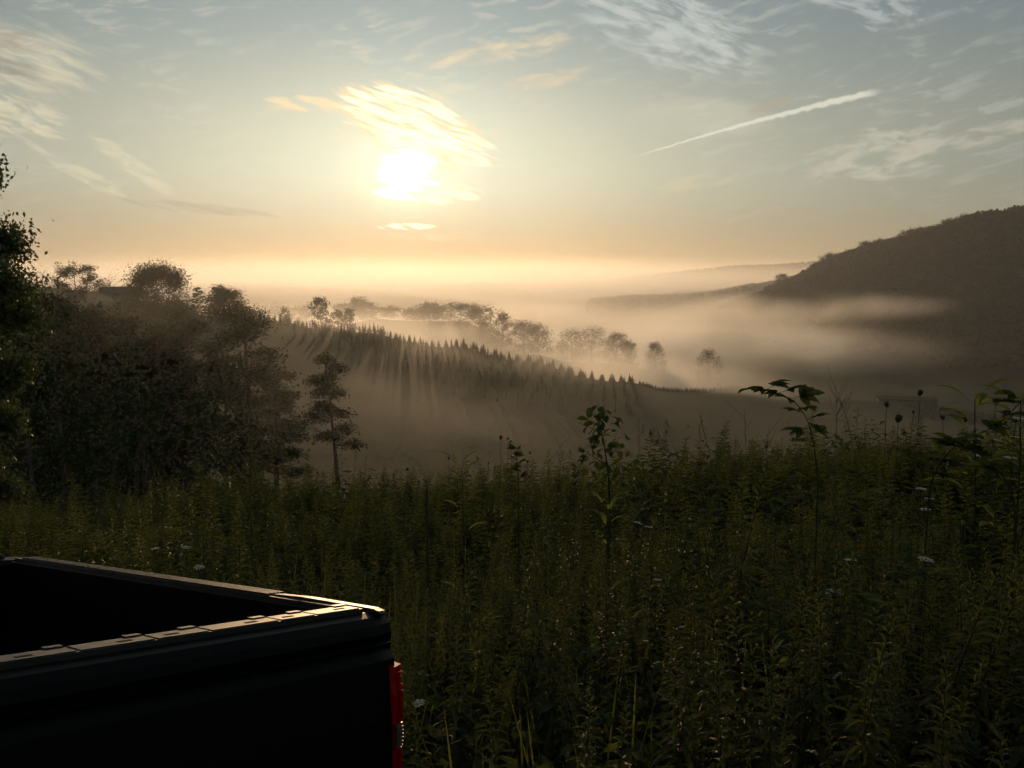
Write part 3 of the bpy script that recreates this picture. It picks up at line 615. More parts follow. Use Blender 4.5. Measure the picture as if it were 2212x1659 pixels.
# ------------------------------------------------------------------ the pickup truck
# frame of the truck: U towards its front, S across to its far side, N up out of the sloping ground
T_U = unit(np.array([-0.611, -0.771, 0.181])); T_S = np.array([-0.792, 0.597, -0.127]); T_S = unit(T_S - T_U * (T_S @ T_U)); T_N = np.cross(T_S, T_U); T_N = T_N if T_N[2] > 0 else -T_N
RAIL = 1.30
_r = ray(859, 1321); T_P = _r * (1.85 / _r[1]); T_O = T_P - T_N * RAIL
T_M = np.stack([T_U, T_S, T_N], 1)
def in_truck(x, y):
    q = np.stack([x - T_O[0], y - T_O[1]], -1); u = q @ (T_U[:2] / np.linalg.norm(T_U[:2])); s = q @ (T_S[:2] / np.linalg.norm(T_S[:2]))
    return (u > -0.45) & (u < 6.0) & (s > -0.35) & (s < 2.35)
def build_truck():
    paint = pbr('black_paint', (0.0022, 0.0022, 0.0024), 0.38, nscale=40, ncol=(0.004, 0.0038, 0.0035), spec=0.07)
    plastic, g, out = material('dewy_black_plastic')
    p = g.n('ShaderNodeBsdfPrincipled'); g.L.new(p.outputs[0], out.inputs[0]); p.inputs['Base Color'].default_value = (0.012, 0.011, 0.010, 1)
    tc = g.n('ShaderNodeTexCoord'); nz = g.noise(tc.outputs['Object'], 320.0, 3, 0.6); big = g.noise(tc.outputs['Object'], 22.0, 3, 0.6)
    g.L.new(g.step(big, 0.3, 0.7, 0.36, 0.50), p.inputs['Roughness'])
    b = g.n('ShaderNodeBump'); b.inputs['Strength'].default_value = 0.5; b.inputs['Distance'].default_value = 0.0012; g.L.new(nz, b.inputs['Height']); g.L.new(b.outputs[0], p.inputs['Normal'])
    liner = pbr('bed_liner', (0.006, 0.006, 0.006), 0.9, nscale=90, ncol=(0.01, 0.01, 0.01), bump=0.3, spec=0.1)
    rubber = pbr('tyre_rubber', (0.018, 0.018, 0.018), 0.9); chrome = pbr('rim_metal', (0.45, 0.45, 0.46), 0.3, 1.0); glass = pbr('dark_glass', (0.01, 0.012, 0.012), 0.05, spec=0.8)
    def lens(name, col, f):
        m, g, out = material(name); t = g.n('ShaderNodeBsdfTranslucent'); t.inputs[0].default_value = (*col, 1); gl = g.n('ShaderNodeBsdfGlossy'); gl.inputs['Roughness'].default_value = 0.3
        d = g.n('ShaderNodeBsdfDiffuse'); d.inputs[0].default_value = (*[c * 0.5 for c in col], 1)
        a = g.n('ShaderNodeMixShader'); a.inputs[0].default_value = 0.35; g.L.new(t.outputs[0], a.inputs[1]); g.L.new(d.outputs[0], a.inputs[2])
        s = g.n('ShaderNodeMixShader'); s.inputs[0].default_value = f; g.L.new(a.outputs[0], s.inputs[1]); g.L.new(gl.outputs[0], s.inputs[2]); g.L.new(s.outputs[0], out.inputs[0]); return m
    red = lens('red_lens', (0.62, 0.010, 0.016), 0.015); clear = lens('clear_lens', (0.40, 0.37, 0.32), 0.06)
    e = empty('pickup_truck', label='black pickup truck parked on the slope, rear corner of its bed in view', cat='truck')
    e.matrix_world = Matrix(((T_U[0], T_S[0], T_N[0], T_O[0]), (T_U[1], T_S[1], T_N[1], T_O[1]), (T_U[2], T_S[2], T_N[2], T_O[2]), (0, 0, 0, 1)))
    WID, BL, H = 2.0, 1.78, RAIL
    def extr(prof, x0, x1, nx=2, flip=False, shape=None):
        """closed outline prof (s, z) run along the truck from x0 to x1"""
        prof = np.array(prof); xs = np.linspace(x0, x1, nx); k = len(prof); V = []
        for x in xs:
            q = prof.copy()
            if shape is not None: q = shape(q, x)
            if flip: q[:, 0] = WID - q[:, 0]
            V.append(np.concatenate([np.full((k, 1), x), q], 1))
        V = np.concatenate(V); i = np.arange(nx - 1)[:, None] * k; j = np.arange(k)[None]; j2 = (j + 1) % k
        Q = np.stack([i + j, i + j2, i + k + j2, i + k + j], -1).reshape(-1, 4)
        m = MB(); m.add(V, Q=Q)
        for base in (0, (nx - 1) * k):           # end caps as fans
            c = V[base:base + k].mean(0); n0 = m.n; m.add(np.concatenate([V[base:base + k], [c]]), T=[(a, (a + 1) % k, k) for a in range(k)])
        return m
    side = [(0.155, H - 0.022), (0.140, H - 0.006), (0.100, H - 0.001), (0.050, H - 0.002), (0.026, H - 0.010), (0.010, H - 0.026), (0.004, H - 0.045), (0.012, H - 0.056), (0.013, H - 0.062), (0.004, H - 0.068), (0.012, H - 0.075), (0.012, H - 0.080),
            (-0.006, H - 0.10), (-0.022, H - 0.22), (-0.030, H - 0.38), (-0.028, H - 0.46), (-0.018, H - 0.50), (-0.022, H - 0.56), (0.0, H - 0.80), (0.05, H - 0.86), (0.12, H - 0.80), (0.135, H - 0.40), (0.150, H - 0.08)]
    def rear_round(q, x):                         # the skin tucks in towards the rear corner
        t = max(0.0, 1 - x / 0.07); q = q.copy(); q[:, 0] = np.where(q[:, 0] < 0.06, q[:, 0] + 0.014 * t * t, q[:, 0]); return q
    for fl in (False, True):
        m = MB(); a = extr(side, 0.0, 0.07, 5, fl, rear_round); b2 = extr(side, 0.07, BL, 2, fl); m.V = a.V + b2.V; m.A = a.A + b2.A; m.Q = a.Q + [q + a.n for q in b2.Q]; m.T = a.T + [q + a.n for q in b2.T]; m.n = a.n + b2.n
        m.build('bed_side', paint, e, smooth=False)
        # rail cap: low plastic strip with raised pads and stake-pocket notches
        sgn = (lambda s: WID - s) if fl else (lambda s: s)
        m = MB(); z = H + 0.003
        m.box((0.058 + 0.85, sgn(0.080), z), (1.70, 0.058, 0.010)); cap = m.build('rail_cap', plastic, e)
        x = 0.066; k = 0; g2 = np.random.default_rng(3)
        while x < BL - 0.15:
            L = (0.115, 0.085, 0.15, 0.10, 0.13)[k % 5]
            m = MB(); m.box((x + L / 2, sgn(0.080), z + 0.0060), (L, 0.050, 0.0022)); m.build('pad', plastic, cap)
            m = MB(); m.box((x + L * (0.35 + 0.3 * (k % 2)), sgn(0.074), z + 0.0074), (0.026, 0.010, 0.0010)); m.build('slot', liner, cap)
            if True:
                m = MB(); m.box((x + 0.016, sgn(0.106), z + 0.0040), (0.030, 0.016, 0.0120)); m.build('clip', plastic, cap)
            x += L + 0.008; k += 1
    # tailgate with a grooved top cap
    m = MB(); m.box((0.035, WID / 2, H - 0.285), (0.055, WID - 0.336, 0.55)); tg = m.build('tailgate', paint, e)
    m = MB(); m.box((0.020, WID / 2, H - 0.004), (0.056, WID - 0.34, 0.012)); tcap = m.build('tailgate_cap', plastic, tg)
    for k in range(5):
        m = MB(); m.box((-0.002 + k * 0.0105, WID / 2 + 0.10, H + 0.0045), (0.005, WID - 0.62, 0.006)); m.build('cap_ridge', plastic, tg)
    m = MB(); m.box((0.004, WID / 2, H - 0.16), (0.012, 0.24, 0.09)); m.build('tailgate_handle', plastic, tg)
    # smooth shoulder between the tailgate cap and the near rear corner
    def tip(q, x):
        t = np.clip((0.034 - x) / 0.050, 0, 1); q = q.copy(); q[:, 0] = np.where(q[:, 0] < 0.2, q[:, 0] + 0.045 * t ** 3, q[:, 0]); q[:, 1] -= 0.006 * t ** 2; return q
    m = extr([(0.022, H - 0.004), (0.026, H + 0.002), (0.045, H + 0.006), (0.30, H + 0.009), (0.40, H + 0.006), (0.41, H - 0.004)], -0.016, 0.034, 6, shape=tip); m.build('corner_cap', plastic, e, smooth=False)
    m = MB(); m.box((0.89, WID / 2, H - 0.56), (1.74, WID - 0.28, 0.03)); m.build('bed_floor', liner, e)
    for k in range(8):
        m = MB(); m.box((0.89, 0.28 + k * 0.206, H - 0.537), (1.70, 0.06, 0.014)); m.build('floor_rib', liner, e)
    m = MB(); m.box((BL - 0.01, WID / 2, H - 0.28), (0.05, WID - 0.24, 0.55)); m.build('bed_front', paint, e)
    # tail lamps wrapping the rear corners
    for fl in (False, True):
        def lampseg(z0, z1, name, mat, parent, s0=0.0, x1=0.026, n=5):
            m = MB(); zs = np.linspace(z0, z1, n); V = []
            for zz in zs:
                t = (zz - (H - 0.50)) / 0.39
                s_in = -0.020 + 0.010 * (t > 0.9); ring = [(x1, s_in + s0), (0.020, s_in - 0.006 + s0), (-0.010, s_in + 0.006 + s0), (-0.019, s_in + 0.035), (-0.019, 0.14), (0.03, 0.14), (x1, 0.06)]
                V += [(x, (WID - s) if fl else s, zz) for x, s in ring]
            k = 7; i = np.arange(n - 1)[:, None] * k; j = np.arange(k)[None]; j2 = (j + 1) % k
            m.add(V, Q=np.stack([i + j, i + j2, i + k + j2, i + k + j], -1).reshape(-1, 4)); V = np.array(V)
            for b0 in (0, (n - 1) * k): m.add(np.concatenate([V[b0:b0 + k], [V[b0:b0 + k].mean(0)]]), T=[(a, (a + 1) % k, k) for a in range(k)])
            return m.build(name, mat, parent)
        lamp = lampseg(H - 0.235, H - 0.115, 'tail_lamp', red, e)
        lampseg(H - 0.287, H - 0.238, 'reverse_lens', clear, lamp, x1=0.012); lampseg(H - 0.287, H - 0.238, 'side_lens', red, lamp, s0=0.003)
        lampseg(H - 0.48, H - 0.290, 'lower_lens', red, lamp)
        for k in range(8):                        # moulded ribs of the red lens
            zz = H - 0.125 - k * 0.0135; m = MB(); m.box((0.0145, (WID + 0.0262) if fl else -0.0262, zz), (0.017, 0.0016, 0.003)); m.build('lens_rib', red, lamp)
        for k in range(6):
            zz = H - 0.243 - k * 0.0078; m = MB(); m.box((0.0045, (WID + 0.0245) if fl else -0.0245, zz), (0.013, 0.0016, 0.0024)); m.build('clear_rib', clear, lamp)
    m = MB(); m.box((-0.09, WID / 2, 0.62), (0.16, WID - 0.06, 0.20)); m.build('bumper', chrome, e)
    # cab and front, out of frame
    cab = [(BL + 0.03, 0.50), (BL + 0.03, H + 0.02), (BL + 0.14, H + 0.56), (BL + 0.45, H + 0.64), (BL + 1.45, H + 0.62), (BL + 2.15, H + 0.06), (BL + 3.35, H - 0.10), (BL + 3.52, H - 0.30), (BL + 3.55, 0.50)]
    def prism(pr, s0, s1, inset=0.0):
        k = len(pr); m = MB(); V = [(x, s0 + (inset if z > H + 0.1 else 0), z) for x, z in pr] + [(x, s1 - (inset if z > H + 0.1 else 0), z) for x, z in pr]
        m.add(V, Q=[(a, (a + 1) % k, k + (a + 1) % k, k + a) for a in range(k)]); V = np.array(V)
        for b0 in (0, k): m.add(np.concatenate([V[b0:b0 + k], [V[b0:b0 + k].mean(0)]]), T=[(a, (a + 1) % k, k) for a in range(k)])
        return m
    prism(cab, 0.0, WID, 0.14).build('cab', paint, e)
    for s in (-0.004, WID + 0.004):
        sg = 0.10 if s < 0 else -0.10
        m = MB(); m.add([(BL + 0.2, s, H + 0.05), (BL + 1.75, s, H + 0.05), (BL + 1.35, s + sg * 1.25, H + 0.55), (BL + 0.28, s + sg * 1.25, H + 0.55)], Q=[(0, 1, 2, 3)]); m.build('side_window', glass, e)
    for xc in (0.95, BL + 2.65):
        for s in (0.12, WID - 0.12):
            MY = Matrix(((1, 0, 0, xc), (0, 0, 1, s), (0, 1, 0, 0.38), (0, 0, 0, 1)))
            m = MB(); m.lathe([(0.24, -0.11), (0.36, -0.12), (0.385, -0.07), (0.385, 0.07), (0.36, 0.12), (0.24, 0.11)], 24, MY); w = m.build('wheel', rubber, e, smooth=True)
            m = MB(); m.lathe([(0.0, -0.08), (0.08, -0.09), (0.20, -0.06), (0.24, -0.10), (0.24, 0.10), (0.20, 0.06), (0.08, 0.09), (0.0, 0.08)], 18, MY); m.build('rim', chrome, w, smooth=True)
build_truck()

# ------------------------------------------------------------------ weeds
M_stem = leaf_mat('weed_stems', (0.028, 0.036, 0.014), (0.05, 0.045, 0.02), 0.1, 0.6, 0.01)
M_dry = leaf_mat('dry_stems', (0.055, 0.042, 0.026), (0.10, 0.075, 0.045), 0.2, 0.6, 0.02, (1, 1, 0.9))
M_bramble = leaf_mat('bramble_leaves', (0.022, 0.04, 0.012), (0.06, 0.08, 0.02), 0.45, 0.5, 0.012)
M_bright = leaf_mat('pale_green_leaves', (0.10, 0.13, 0.025), (0.15, 0.18, 0.04), 0.6, 0.5, 0.015)
M_orange = leaf_mat('orange_leaves', (0.25, 0.075, 0.02), (0.34, 0.12, 0.03), 0.5, 0.5, 0.03, (1.1, 0.9, 0.6))
M_umbel = leaf_mat('white_florets', (0.55, 0.55, 0.48), (0.75, 0.74, 0.68), 0.45, 0.6, 0.02, (1, 0.97, 0.85))
def blade(mb, p, d, L, w, droop, tint, seg=3, fold=0.25):
    """one pointed leaf as a folded strip bending under its weight"""
    d = unit(np.asarray(d, float)); s = np.cross(d, (0, 0, 1.0)); s = unit(s) if np.linalg.norm(s) > 1e-3 else np.array([1.0, 0, 0])
    t = np.linspace(0, 1, seg + 1); W = w * np.sin(np.pi * np.clip(t * 0.86 + 0.10, 0, 1)) ** 0.9; W[-1] = 0.0
    c = p + d * (t * L)[:, None] - np.array([0, 0, 1.0]) * (droop * L * t * t)[:, None]
    up = np.cross(s, d)
    Lf = c + s * W[:, None] * 0.5 + up * (W * fold)[:, None]; Rt = c - s * W[:, None] * 0.5 + up * (W * fold)[:, None]
    V = np.concatenate([c, Lf, Rt]); n = seg + 1; Q = []
    for i in range(seg): Q += [(i, i + 1, n + i + 1, n + i), (i, 2 * n + i, 2 * n + i + 1, i + 1)]
    mb.add(V, Q=Q, tint=tint)
def goldenrod(seed, H=1.15, nl=70, quick=False):
    g = np.random.default_rng(seed); sb, fb = MB(), MB()
    lean = g.normal(size=2) * 0.07; ts = np.linspace(0, 1, 7 if not quick else 4)
    S = np.stack([lean[0] * ts ** 2 * H, lean[1] * ts ** 2 * H, ts * H], -1); sb.tube(S, np.linspace(0.0042, 0.0012, len(ts)), 3 if quick else 4, tint=0.4)
    for i in range(nl):
        f = 0.18 + 0.82 * ((i + 0.5) / nl) ** 0.85; a = i * 2.39996 + g.normal() * 0.25
        p = np.array([lean[0] * f * f * H, lean[1] * f * f * H, f * H]); top = (1 - f) / 0.82
        L = (0.035 + 0.125 * min(1.0, top * 1.25) ** 0.8) * g.uniform(0.75, 1.2); rise = 1.3 - 1.35 * min(1, top * 1.6)
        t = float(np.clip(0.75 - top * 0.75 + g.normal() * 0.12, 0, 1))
        if quick:
            d = unit(np.array([math.cos(a), math.sin(a), rise * 0.6])); s = np.array([-math.sin(a), math.cos(a), 0]); L *= 1.3; w = L * 0.17
            fb.add([p, p + d * L * 0.5 + s * w, p + d * L - np.array([0, 0, 0.25 * L]), p + d * L * 0.5 - s * w], Q=[(0, 1, 2, 3)], tint=t)
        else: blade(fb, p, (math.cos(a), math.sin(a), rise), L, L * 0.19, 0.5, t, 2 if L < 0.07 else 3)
    return sb, fb
def scatter(mb_list, X, Y, Z, S, RZ, seed):
    """joins many turned copies of the same few plants with numpy"""
    g = np.random.default_rng(seed); out = MB()
    for k, src in enumerate(mb_list):
        idx = np.arange(k, len(X), len(mb_list))
        if not len(idx): continue
        V = np.concatenate(src.V); A = np.concatenate(src.A); Q = np.concatenate(src.Q); n = len(idx); c, s = np.cos(RZ[idx])[:, None], np.sin(RZ[idx])[:, None]; sc = S[idx][:, None]
        tx, ty = g.normal(size=(2, n, 1)) * 0.07
        x = V[None, :, 0] * c - V[None, :, 1] * s; y = V[None, :, 0] * s + V[None, :, 1] * c; z = np.broadcast_to(V[None, :, 2], x.shape)
        P = np.stack([(x + tx * z) * sc + X[idx][:, None], (y + ty * z) * sc + Y[idx][:, None], z * sc + Z[idx][:, None]], -1).reshape(-1, 3)
        QQ = (Q[None] + (np.arange(n) * len(V))[:, None, None]).reshape(-1, 4)
        out.add(P, Q=QQ, tint=np.clip(np.tile(A, n) + np.repeat(g.normal(size=n) * 0.24, len(V)), 0, 1))
    return out
def build_weeds():
    g = np.random.default_rng(21)
    near = [goldenrod(100 + k, 1.15, 84) for k in range(7)]; mid = [goldenrod(200 + k, 1.15, 60, True) for k in range(6)]; far = [goldenrod(300 + k, 1.15, 22, True) for k in range(5)]
    def field(D0, D1, per):
        n = int(0.5 * R(100) * (D1 ** 2 - D0 ** 2) * per); a = g.uniform(R(-48), R(52), n); D = np.sqrt(g.uniform(D0 ** 2, D1 ** 2, n)); x, y = D * np.sin(a), D * np.cos(a)
        pat = wave(x, y, 0.42, 0.4) + 0.8 * wave(x, y, 1.1, 1.0) + 0.5 * wave(x, y, 2.7)
        k = ~in_truck(x, y) & (pat + g.normal(size=n) * 0.5 > (-0.15 if D1 < 9 else -0.5)); x, y, pat = x[k], y[k], pat[k]
        h = np.clip(0.78 + 0.11 * pat + g.normal(size=len(x)) * 0.13 + 0.10 * wave(x, y, 1.9, 2.0), 0.35, 1.15)
        h = np.where(g.random(len(x)) < 0.07, h * g.uniform(1.15, 1.42, len(x)), h)
        h *= np.clip(0.62 + 0.1 * np.hypot(x, y), 0.8, 1.0) * (1 + 0.004 * np.degrees(np.arctan2(x, y)))
        return x, y, land(x, y) - 0.03, h
    x, y, z, h = field(3.0, 8.5, 23); D = np.hypot(x, y); order = np.argsort(D - 1.5 * h + np.where(np.abs(np.arctan2(x, y)) > R(33), 50.0, 0.0))
    pm = [(s.mesh('stem'), f.mesh('leaves')) for s, f in near]
    for n, i in enumerate(order[:300]):
        m = pm[n % 7]; e = empty('goldenrod', (x[i], y[i], z[i]), g.uniform(0, 6.28), h[i], 'leafy green goldenrod stem standing among the near weeds', 'weed', 'goldenrod stems in the weed bank')
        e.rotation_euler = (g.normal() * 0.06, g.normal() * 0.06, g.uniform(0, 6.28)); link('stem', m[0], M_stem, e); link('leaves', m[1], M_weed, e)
    rest = order[300:]
    xs = lambda lst: [f for _, f in lst]
    def mass(lst, x, y, z, h, name, label, seed):
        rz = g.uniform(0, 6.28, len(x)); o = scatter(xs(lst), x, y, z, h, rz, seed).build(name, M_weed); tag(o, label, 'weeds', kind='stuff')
        s = scatter([q for q, _ in lst], x, y, z, h, rz, seed); o = s.build(name + '_stems', M_stem); tag(o, 'thin stems of ' + label, 'weeds', kind='stuff')
    mass(near, x[rest], y[rest], z[rest], h[rest], 'weed_thicket', 'tangled goldenrod thicket filling the near bank', 31)
    mass(mid, *field(8.5, 19, 12), 'weed_bank', 'goldenrod thicket on the middle of the slope', 32)
    mass(far, *field(19, 46, 6.0), 'weed_slope', 'goldenrod thicket at the far brow of the slope', 33)
    # low leafy undergrowth that closes the ground between the stems
    n = 52000; a = g.uniform(R(-48), R(52), n); D = np.sqrt(g.uniform(1.6 ** 2, 14 ** 2, n)); X, Y = D * np.sin(a), D * np.cos(a); k = ~in_truck(X, Y); X, Y = X[k], Y[k]
    P = np.stack([X, Y, land(X, Y) + g.uniform(0, 0.42, len(X)) * np.clip(D[k] / 4, 0.35, 1)], -1); mb = MB(); add_leaves(mb, P, 0.12, 0.55, 0.2, 0.2, 0.4, g=g)
    tag(mb.build('undergrowth', M_weed), 'low leafy undergrowth between the weed stems', 'undergrowth', kind='stuff')
    n = 1700; a = g.uniform(R(-40), R(40), n); D = np.sqrt(g.uniform(2.6 ** 2, 13 ** 2, n)); X, Y = D * np.sin(a), D * np.cos(a); k = ~in_truck(X, Y); X, Y = X[k], Y[k]; Z = land(X, Y)
    mb = MB()
    for i in range(len(X)):
        aa = g.uniform(0, 6.28); L = g.uniform(0.4, 0.95); blade(mb, np.array([X[i], Y[i], Z[i]]), (math.cos(aa) * 0.35, math.sin(aa) * 0.35, 1), L, 0.011, 0.0, g.uniform(0.2, 0.9), 3, 0.1)
    tag(mb.build('grass', M_weed), 'long grass blades mixed through the weeds', 'grass', kind='stuff')
build_weeds()

def spot(px, top, D):
    """foot on the ground and height of a plant whose tip shows at (px, top) when it stands D metres away"""
    q = at(px, top, D); zb = land1(q[0], q[1]) - 0.03; return np.array([q[0], q[1], zb]), q[2] - zb
def stalk(H, lean, r0, r1, g, n=7, bow=0.0):
    t = np.linspace(0, 1, n); return np.stack([lean[0] * t ** 1.5 * H, lean[1] * t ** 1.5 * H, t * H], -1) + np.stack([bow * np.sin(np.pi * t) * H, 0 * t, 0 * t], -1)
def umbel_mesh(r, seed):
    g = np.random.default_rng(seed); rb, fb = MB(), MB(); n = 26
    for i in range(n):
        f = math.sqrt((i + 0.5) / n); a = i * 2.4; tip = np.array([r * f * math.cos(a), r * f * math.sin(a), 0.17 * r * (1 - 0.55 * f * f) + g.normal() * 0.02 * r])
        rb.tube([(0, 0, -0.55 * r), tip * np.array([0.55, 0.55, 0.6]) + np.array([0, 0, -0.12 * r]), tip], 0.0007, 3)
        for k in range(6):
            b = k * 1.05 + g.uniform(0, 0.5); q = tip + np.array([math.cos(b), math.sin(b), 0]) * r * 0.11; d = np.array([math.cos(b), math.sin(b), 0.3]) * r * 0.09; s = np.array([-math.sin(b), math.cos(b), 0.1]) * r * 0.07
            fb.add([q - d, q + s, q + d, q - s], Q=[(0, 1, 2, 3)], tint=g.uniform(0.2, 1))
    return rb.mesh('rays'), fb.mesh('florets')
def nest_mesh(r, seed):
    """a flower head closed up to a bird's-nest of curved rays"""
    g = np.random.default_rng(seed); mb = MB()
    for i in range(22):
        a = i * 2.4; f = 0.35 + 0.65 * ((i * 7) % 22) / 22; c, s = math.cos(a), math.sin(a); R1 = r * f
        mb.tube([(0, 0, -1.1 * r), (0.75 * R1 * c, 0.75 * R1 * s, -0.55 * r), (1.0 * R1 * c, 1.0 * R1 * s, 0.15 * r), (0.62 * R1 * c, 0.62 * R1 * s, 0.85 * r)], (0.0012, 0.0014, 0.0012, 0.001), 3, tint=g.uniform(0, 1))
        for k in range(4):
            q = np.array([0.66 * R1 * c, 0.66 * R1 * s, 0.78 * r]) + g.normal(size=3) * r * 0.13; d = unit(g.normal(size=3)) * r * 0.2; e2 = unit(np.cross(d, g.normal(size=3))) * r * 0.12
            mb.add([q - d, q + e2, q + d, q - e2], Q=[(0, 1, 2, 3)], tint=g.uniform(0, 1))
    mb.lathe([(0.001, -1.15 * r), (0.34 * r, -0.85 * r), (0.72 * r, -0.2 * r), (0.74 * r, 0.3 * r), (0.45 * r, 0.65 * r), (0.001, 0.55 * r)], 9, tint=0.3)
    return mb.mesh('seed_head')
def build_flowers():
    g = np.random.default_rng(77); U = [umbel_mesh(0.040, 500 + k) for k in range(3)]; Nn = [nest_mesh(0.0165, 520 + k) for k in range(4)]
    # open white umbels: pixel of the head, distance, size
    lace = [(1377, 1130, 6.4, 0.8, 'small white umbel, left of two just right of the picture centre'), (1400, 1139, 6.3, 0.85, 'small white umbel, right of two just right of the picture centre'), (1800, 1281, 4.3, 1.0, 'flat white umbel low on the right, left of a round seed head'),
            (2000, 1210, 4.7, 1.0, 'flat white umbel beside a pale nest near the right side'), (1808, 1460, 4.2, 0.95, 'cream white umbel seen nearly from the front, lowest of all'), (1838, 1212, 5.0, 0.9, 'flat white umbel amid the right weeds, pale and thin'),
            (1855, 1474, 4.3, 0.35, 'tiny white umbel bud beside the lowest umbel'), (905, 1520, 4.0, 0.75, 'white umbel just right of the truck tail lamp'), (1990, 1057, 6.6, 1.0, 'thin white umbel under the leafy bramble on the right'), (1998, 1101, 6.2, 0.9, 'thin white umbel, lower of two left of the right bramble'),
            (2008, 1078, 6.5, 0.8, 'thin white umbel just left of the right bramble cane'), (2150, 920, 5.6, 1.1, 'white umbel seen edge on near the right frame edge'), (2145, 950, 5.4, 0.9, 'white umbel below another at the right frame edge'), (2195, 905, 5.2, 1.0, 'white umbel cut by the right frame edge, upper'),
            (2190, 945, 5.3, 0.9, 'white umbel cut by the right frame edge, lower'), (2110, 985, 5.9, 0.8, 'white umbel against dark leaves at the right'), (2180, 990, 5.4, 0.9, 'white umbel low by the right edge'), (335, 1186, 7.0, 0.8, 'faint white umbel, left of two behind the truck'), (402, 1183, 7.0, 0.9, 'faint white umbel, right of two behind the truck'),
            (430, 1226, 6.2, 0.9, 'faint white umbel close above the truck bed'), (1420, 1253, 5.6, 0.7, 'dim white umbel under the sun-side weeds, centre right'), (1335, 1165, 6.0, 0.5, 'tiny pale umbel among dark stems right of centre')]
    for i, (px, py, D, s, lb) in enumerate(lace):
        p, H = spot(px, py, D); lean = g.normal(size=2) * 0.06; p = p - np.array([lean[0] * H, lean[1] * H, 0]); p[2] = land1(p[0], p[1]) - 0.03; H = at(px, py, D)[2] - p[2]
        e = empty('wild_carrot', tuple(p), 0, 1, lb, 'wildflower', 'white umbels among the weeds'); S = stalk(H - 0.02 * s, lean, 0, 0, g)
        m = MB(); m.tube(S, np.linspace(0.003, 0.0016, 7), 4); m.build('stem', M_stem, e)
        tilt = (0.75, 0.1) if 'front' in lb else (g.normal() * 0.07, g.normal() * 0.07)
        fl = link('flower_head', U[i % 3][1], M_umbel, e, tuple(S[-1] + np.array([0, 0, 0.02 * s])), (tilt[0], tilt[1], g.uniform(0, 6)), (s, s, s)); link('rays', U[i % 3][0], M_stem, fl)
        for k in range(4):
            m = MB(); a = g.uniform(0, 6.28); blade(m, S[1 + k % 3], (math.cos(a), math.sin(a), 0.8), 0.14, 0.02, 0.4, 0.5); m.build('leaf', M_weed, e)
    nests = [(1988, 848, 6.0, 1.15, 'dark seed head just over the long shed'), (1915, 873, 6.2, 1.05, 'dark seed head below the left end of the long shed'), (1941, 903, 5.0, 1.25, 'largest dark seed head, left of the right bramble'), (1973, 890, 6.6, 0.6, 'small seed head between two larger ones under the shed'), (2035, 901, 6.2, 1.0, 'tilted seed head right of the long shed'),
             (2085, 906, 6.2, 1.05, 'seed head just left of the tall right stem'), (2151, 866, 5.4, 1.15, 'pale rimmed seed head high at the right'), (2175, 895, 5.0, 1.4, 'fat seed head near the right frame edge'), (1952, 935, 7.0, 0.7, 'little curled seed head, left of a pair'), (1986, 938, 7.0, 0.7, 'little curled seed head, right of a pair'), (2012, 1008, 6.0, 1.1, 'round seed head over the right umbels'),
             (1920, 1242, 4.4, 1.35, 'globe seed head low right among dark weeds'), (1082, 944, 9.0, 1.2, 'heart shaped seed head, highest near the centre'), (1097, 947, 9.2, 0.8, 'smaller seed head right of the heart shaped one'), (1103, 953, 9.2, 0.7, 'lowest of three seed heads near the centre'), (970, 990, 9.5, 0.95, 'single seed head left of the pale leafy plant'), (880, 1013, 9.5, 0.95, 'single seed head above the dark brown spike'),
             (1145, 978, 9.0, 0.8, 'seed head right of the fan of dark leaves'), (1140, 996, 8.8, 0.9, 'pale seed head below another right of the dark fan'), (820, 1045, 9.5, 0.9, 'seed head over the left centre weeds'), (1400, 1068, 6.5, 1.3, 'pale nest shaped seed head over the white pair'), (1056, 1000, 9.5, 0.6, 'tiny seed head by a thin stalk near the centre'), (905, 1040, 9.0, 0.8, 'small dark seed head left of the brown spike')]
    for i, (px, py, D, s, lb) in enumerate(nests):
        p, H = spot(px, py, D); lean = g.normal(size=2) * 0.07; p = p - np.array([lean[0] * H, lean[1] * H, 0]); p[2] = land1(p[0], p[1]) - 0.03; H = at(px, py, D)[2] - p[2]
        e = empty('seed_stalk', tuple(p), 0, 1, lb, 'wildflower', 'closed seed heads above the weeds'); S = stalk(H - 0.02 * s, lean, 0, 0, g)
        m = MB(); m.tube(S, np.linspace(0.003, 0.0017, 7), 4); m.build('stem', M_dry, e)
        link('seed_head', Nn[i % 4], M_dry, e, tuple(S[-1] + np.array([0, 0, 0.018 * s])), (g.normal() * 0.25, g.normal() * 0.25, g.uniform(0, 6)), (s, s, s))
build_flowers()

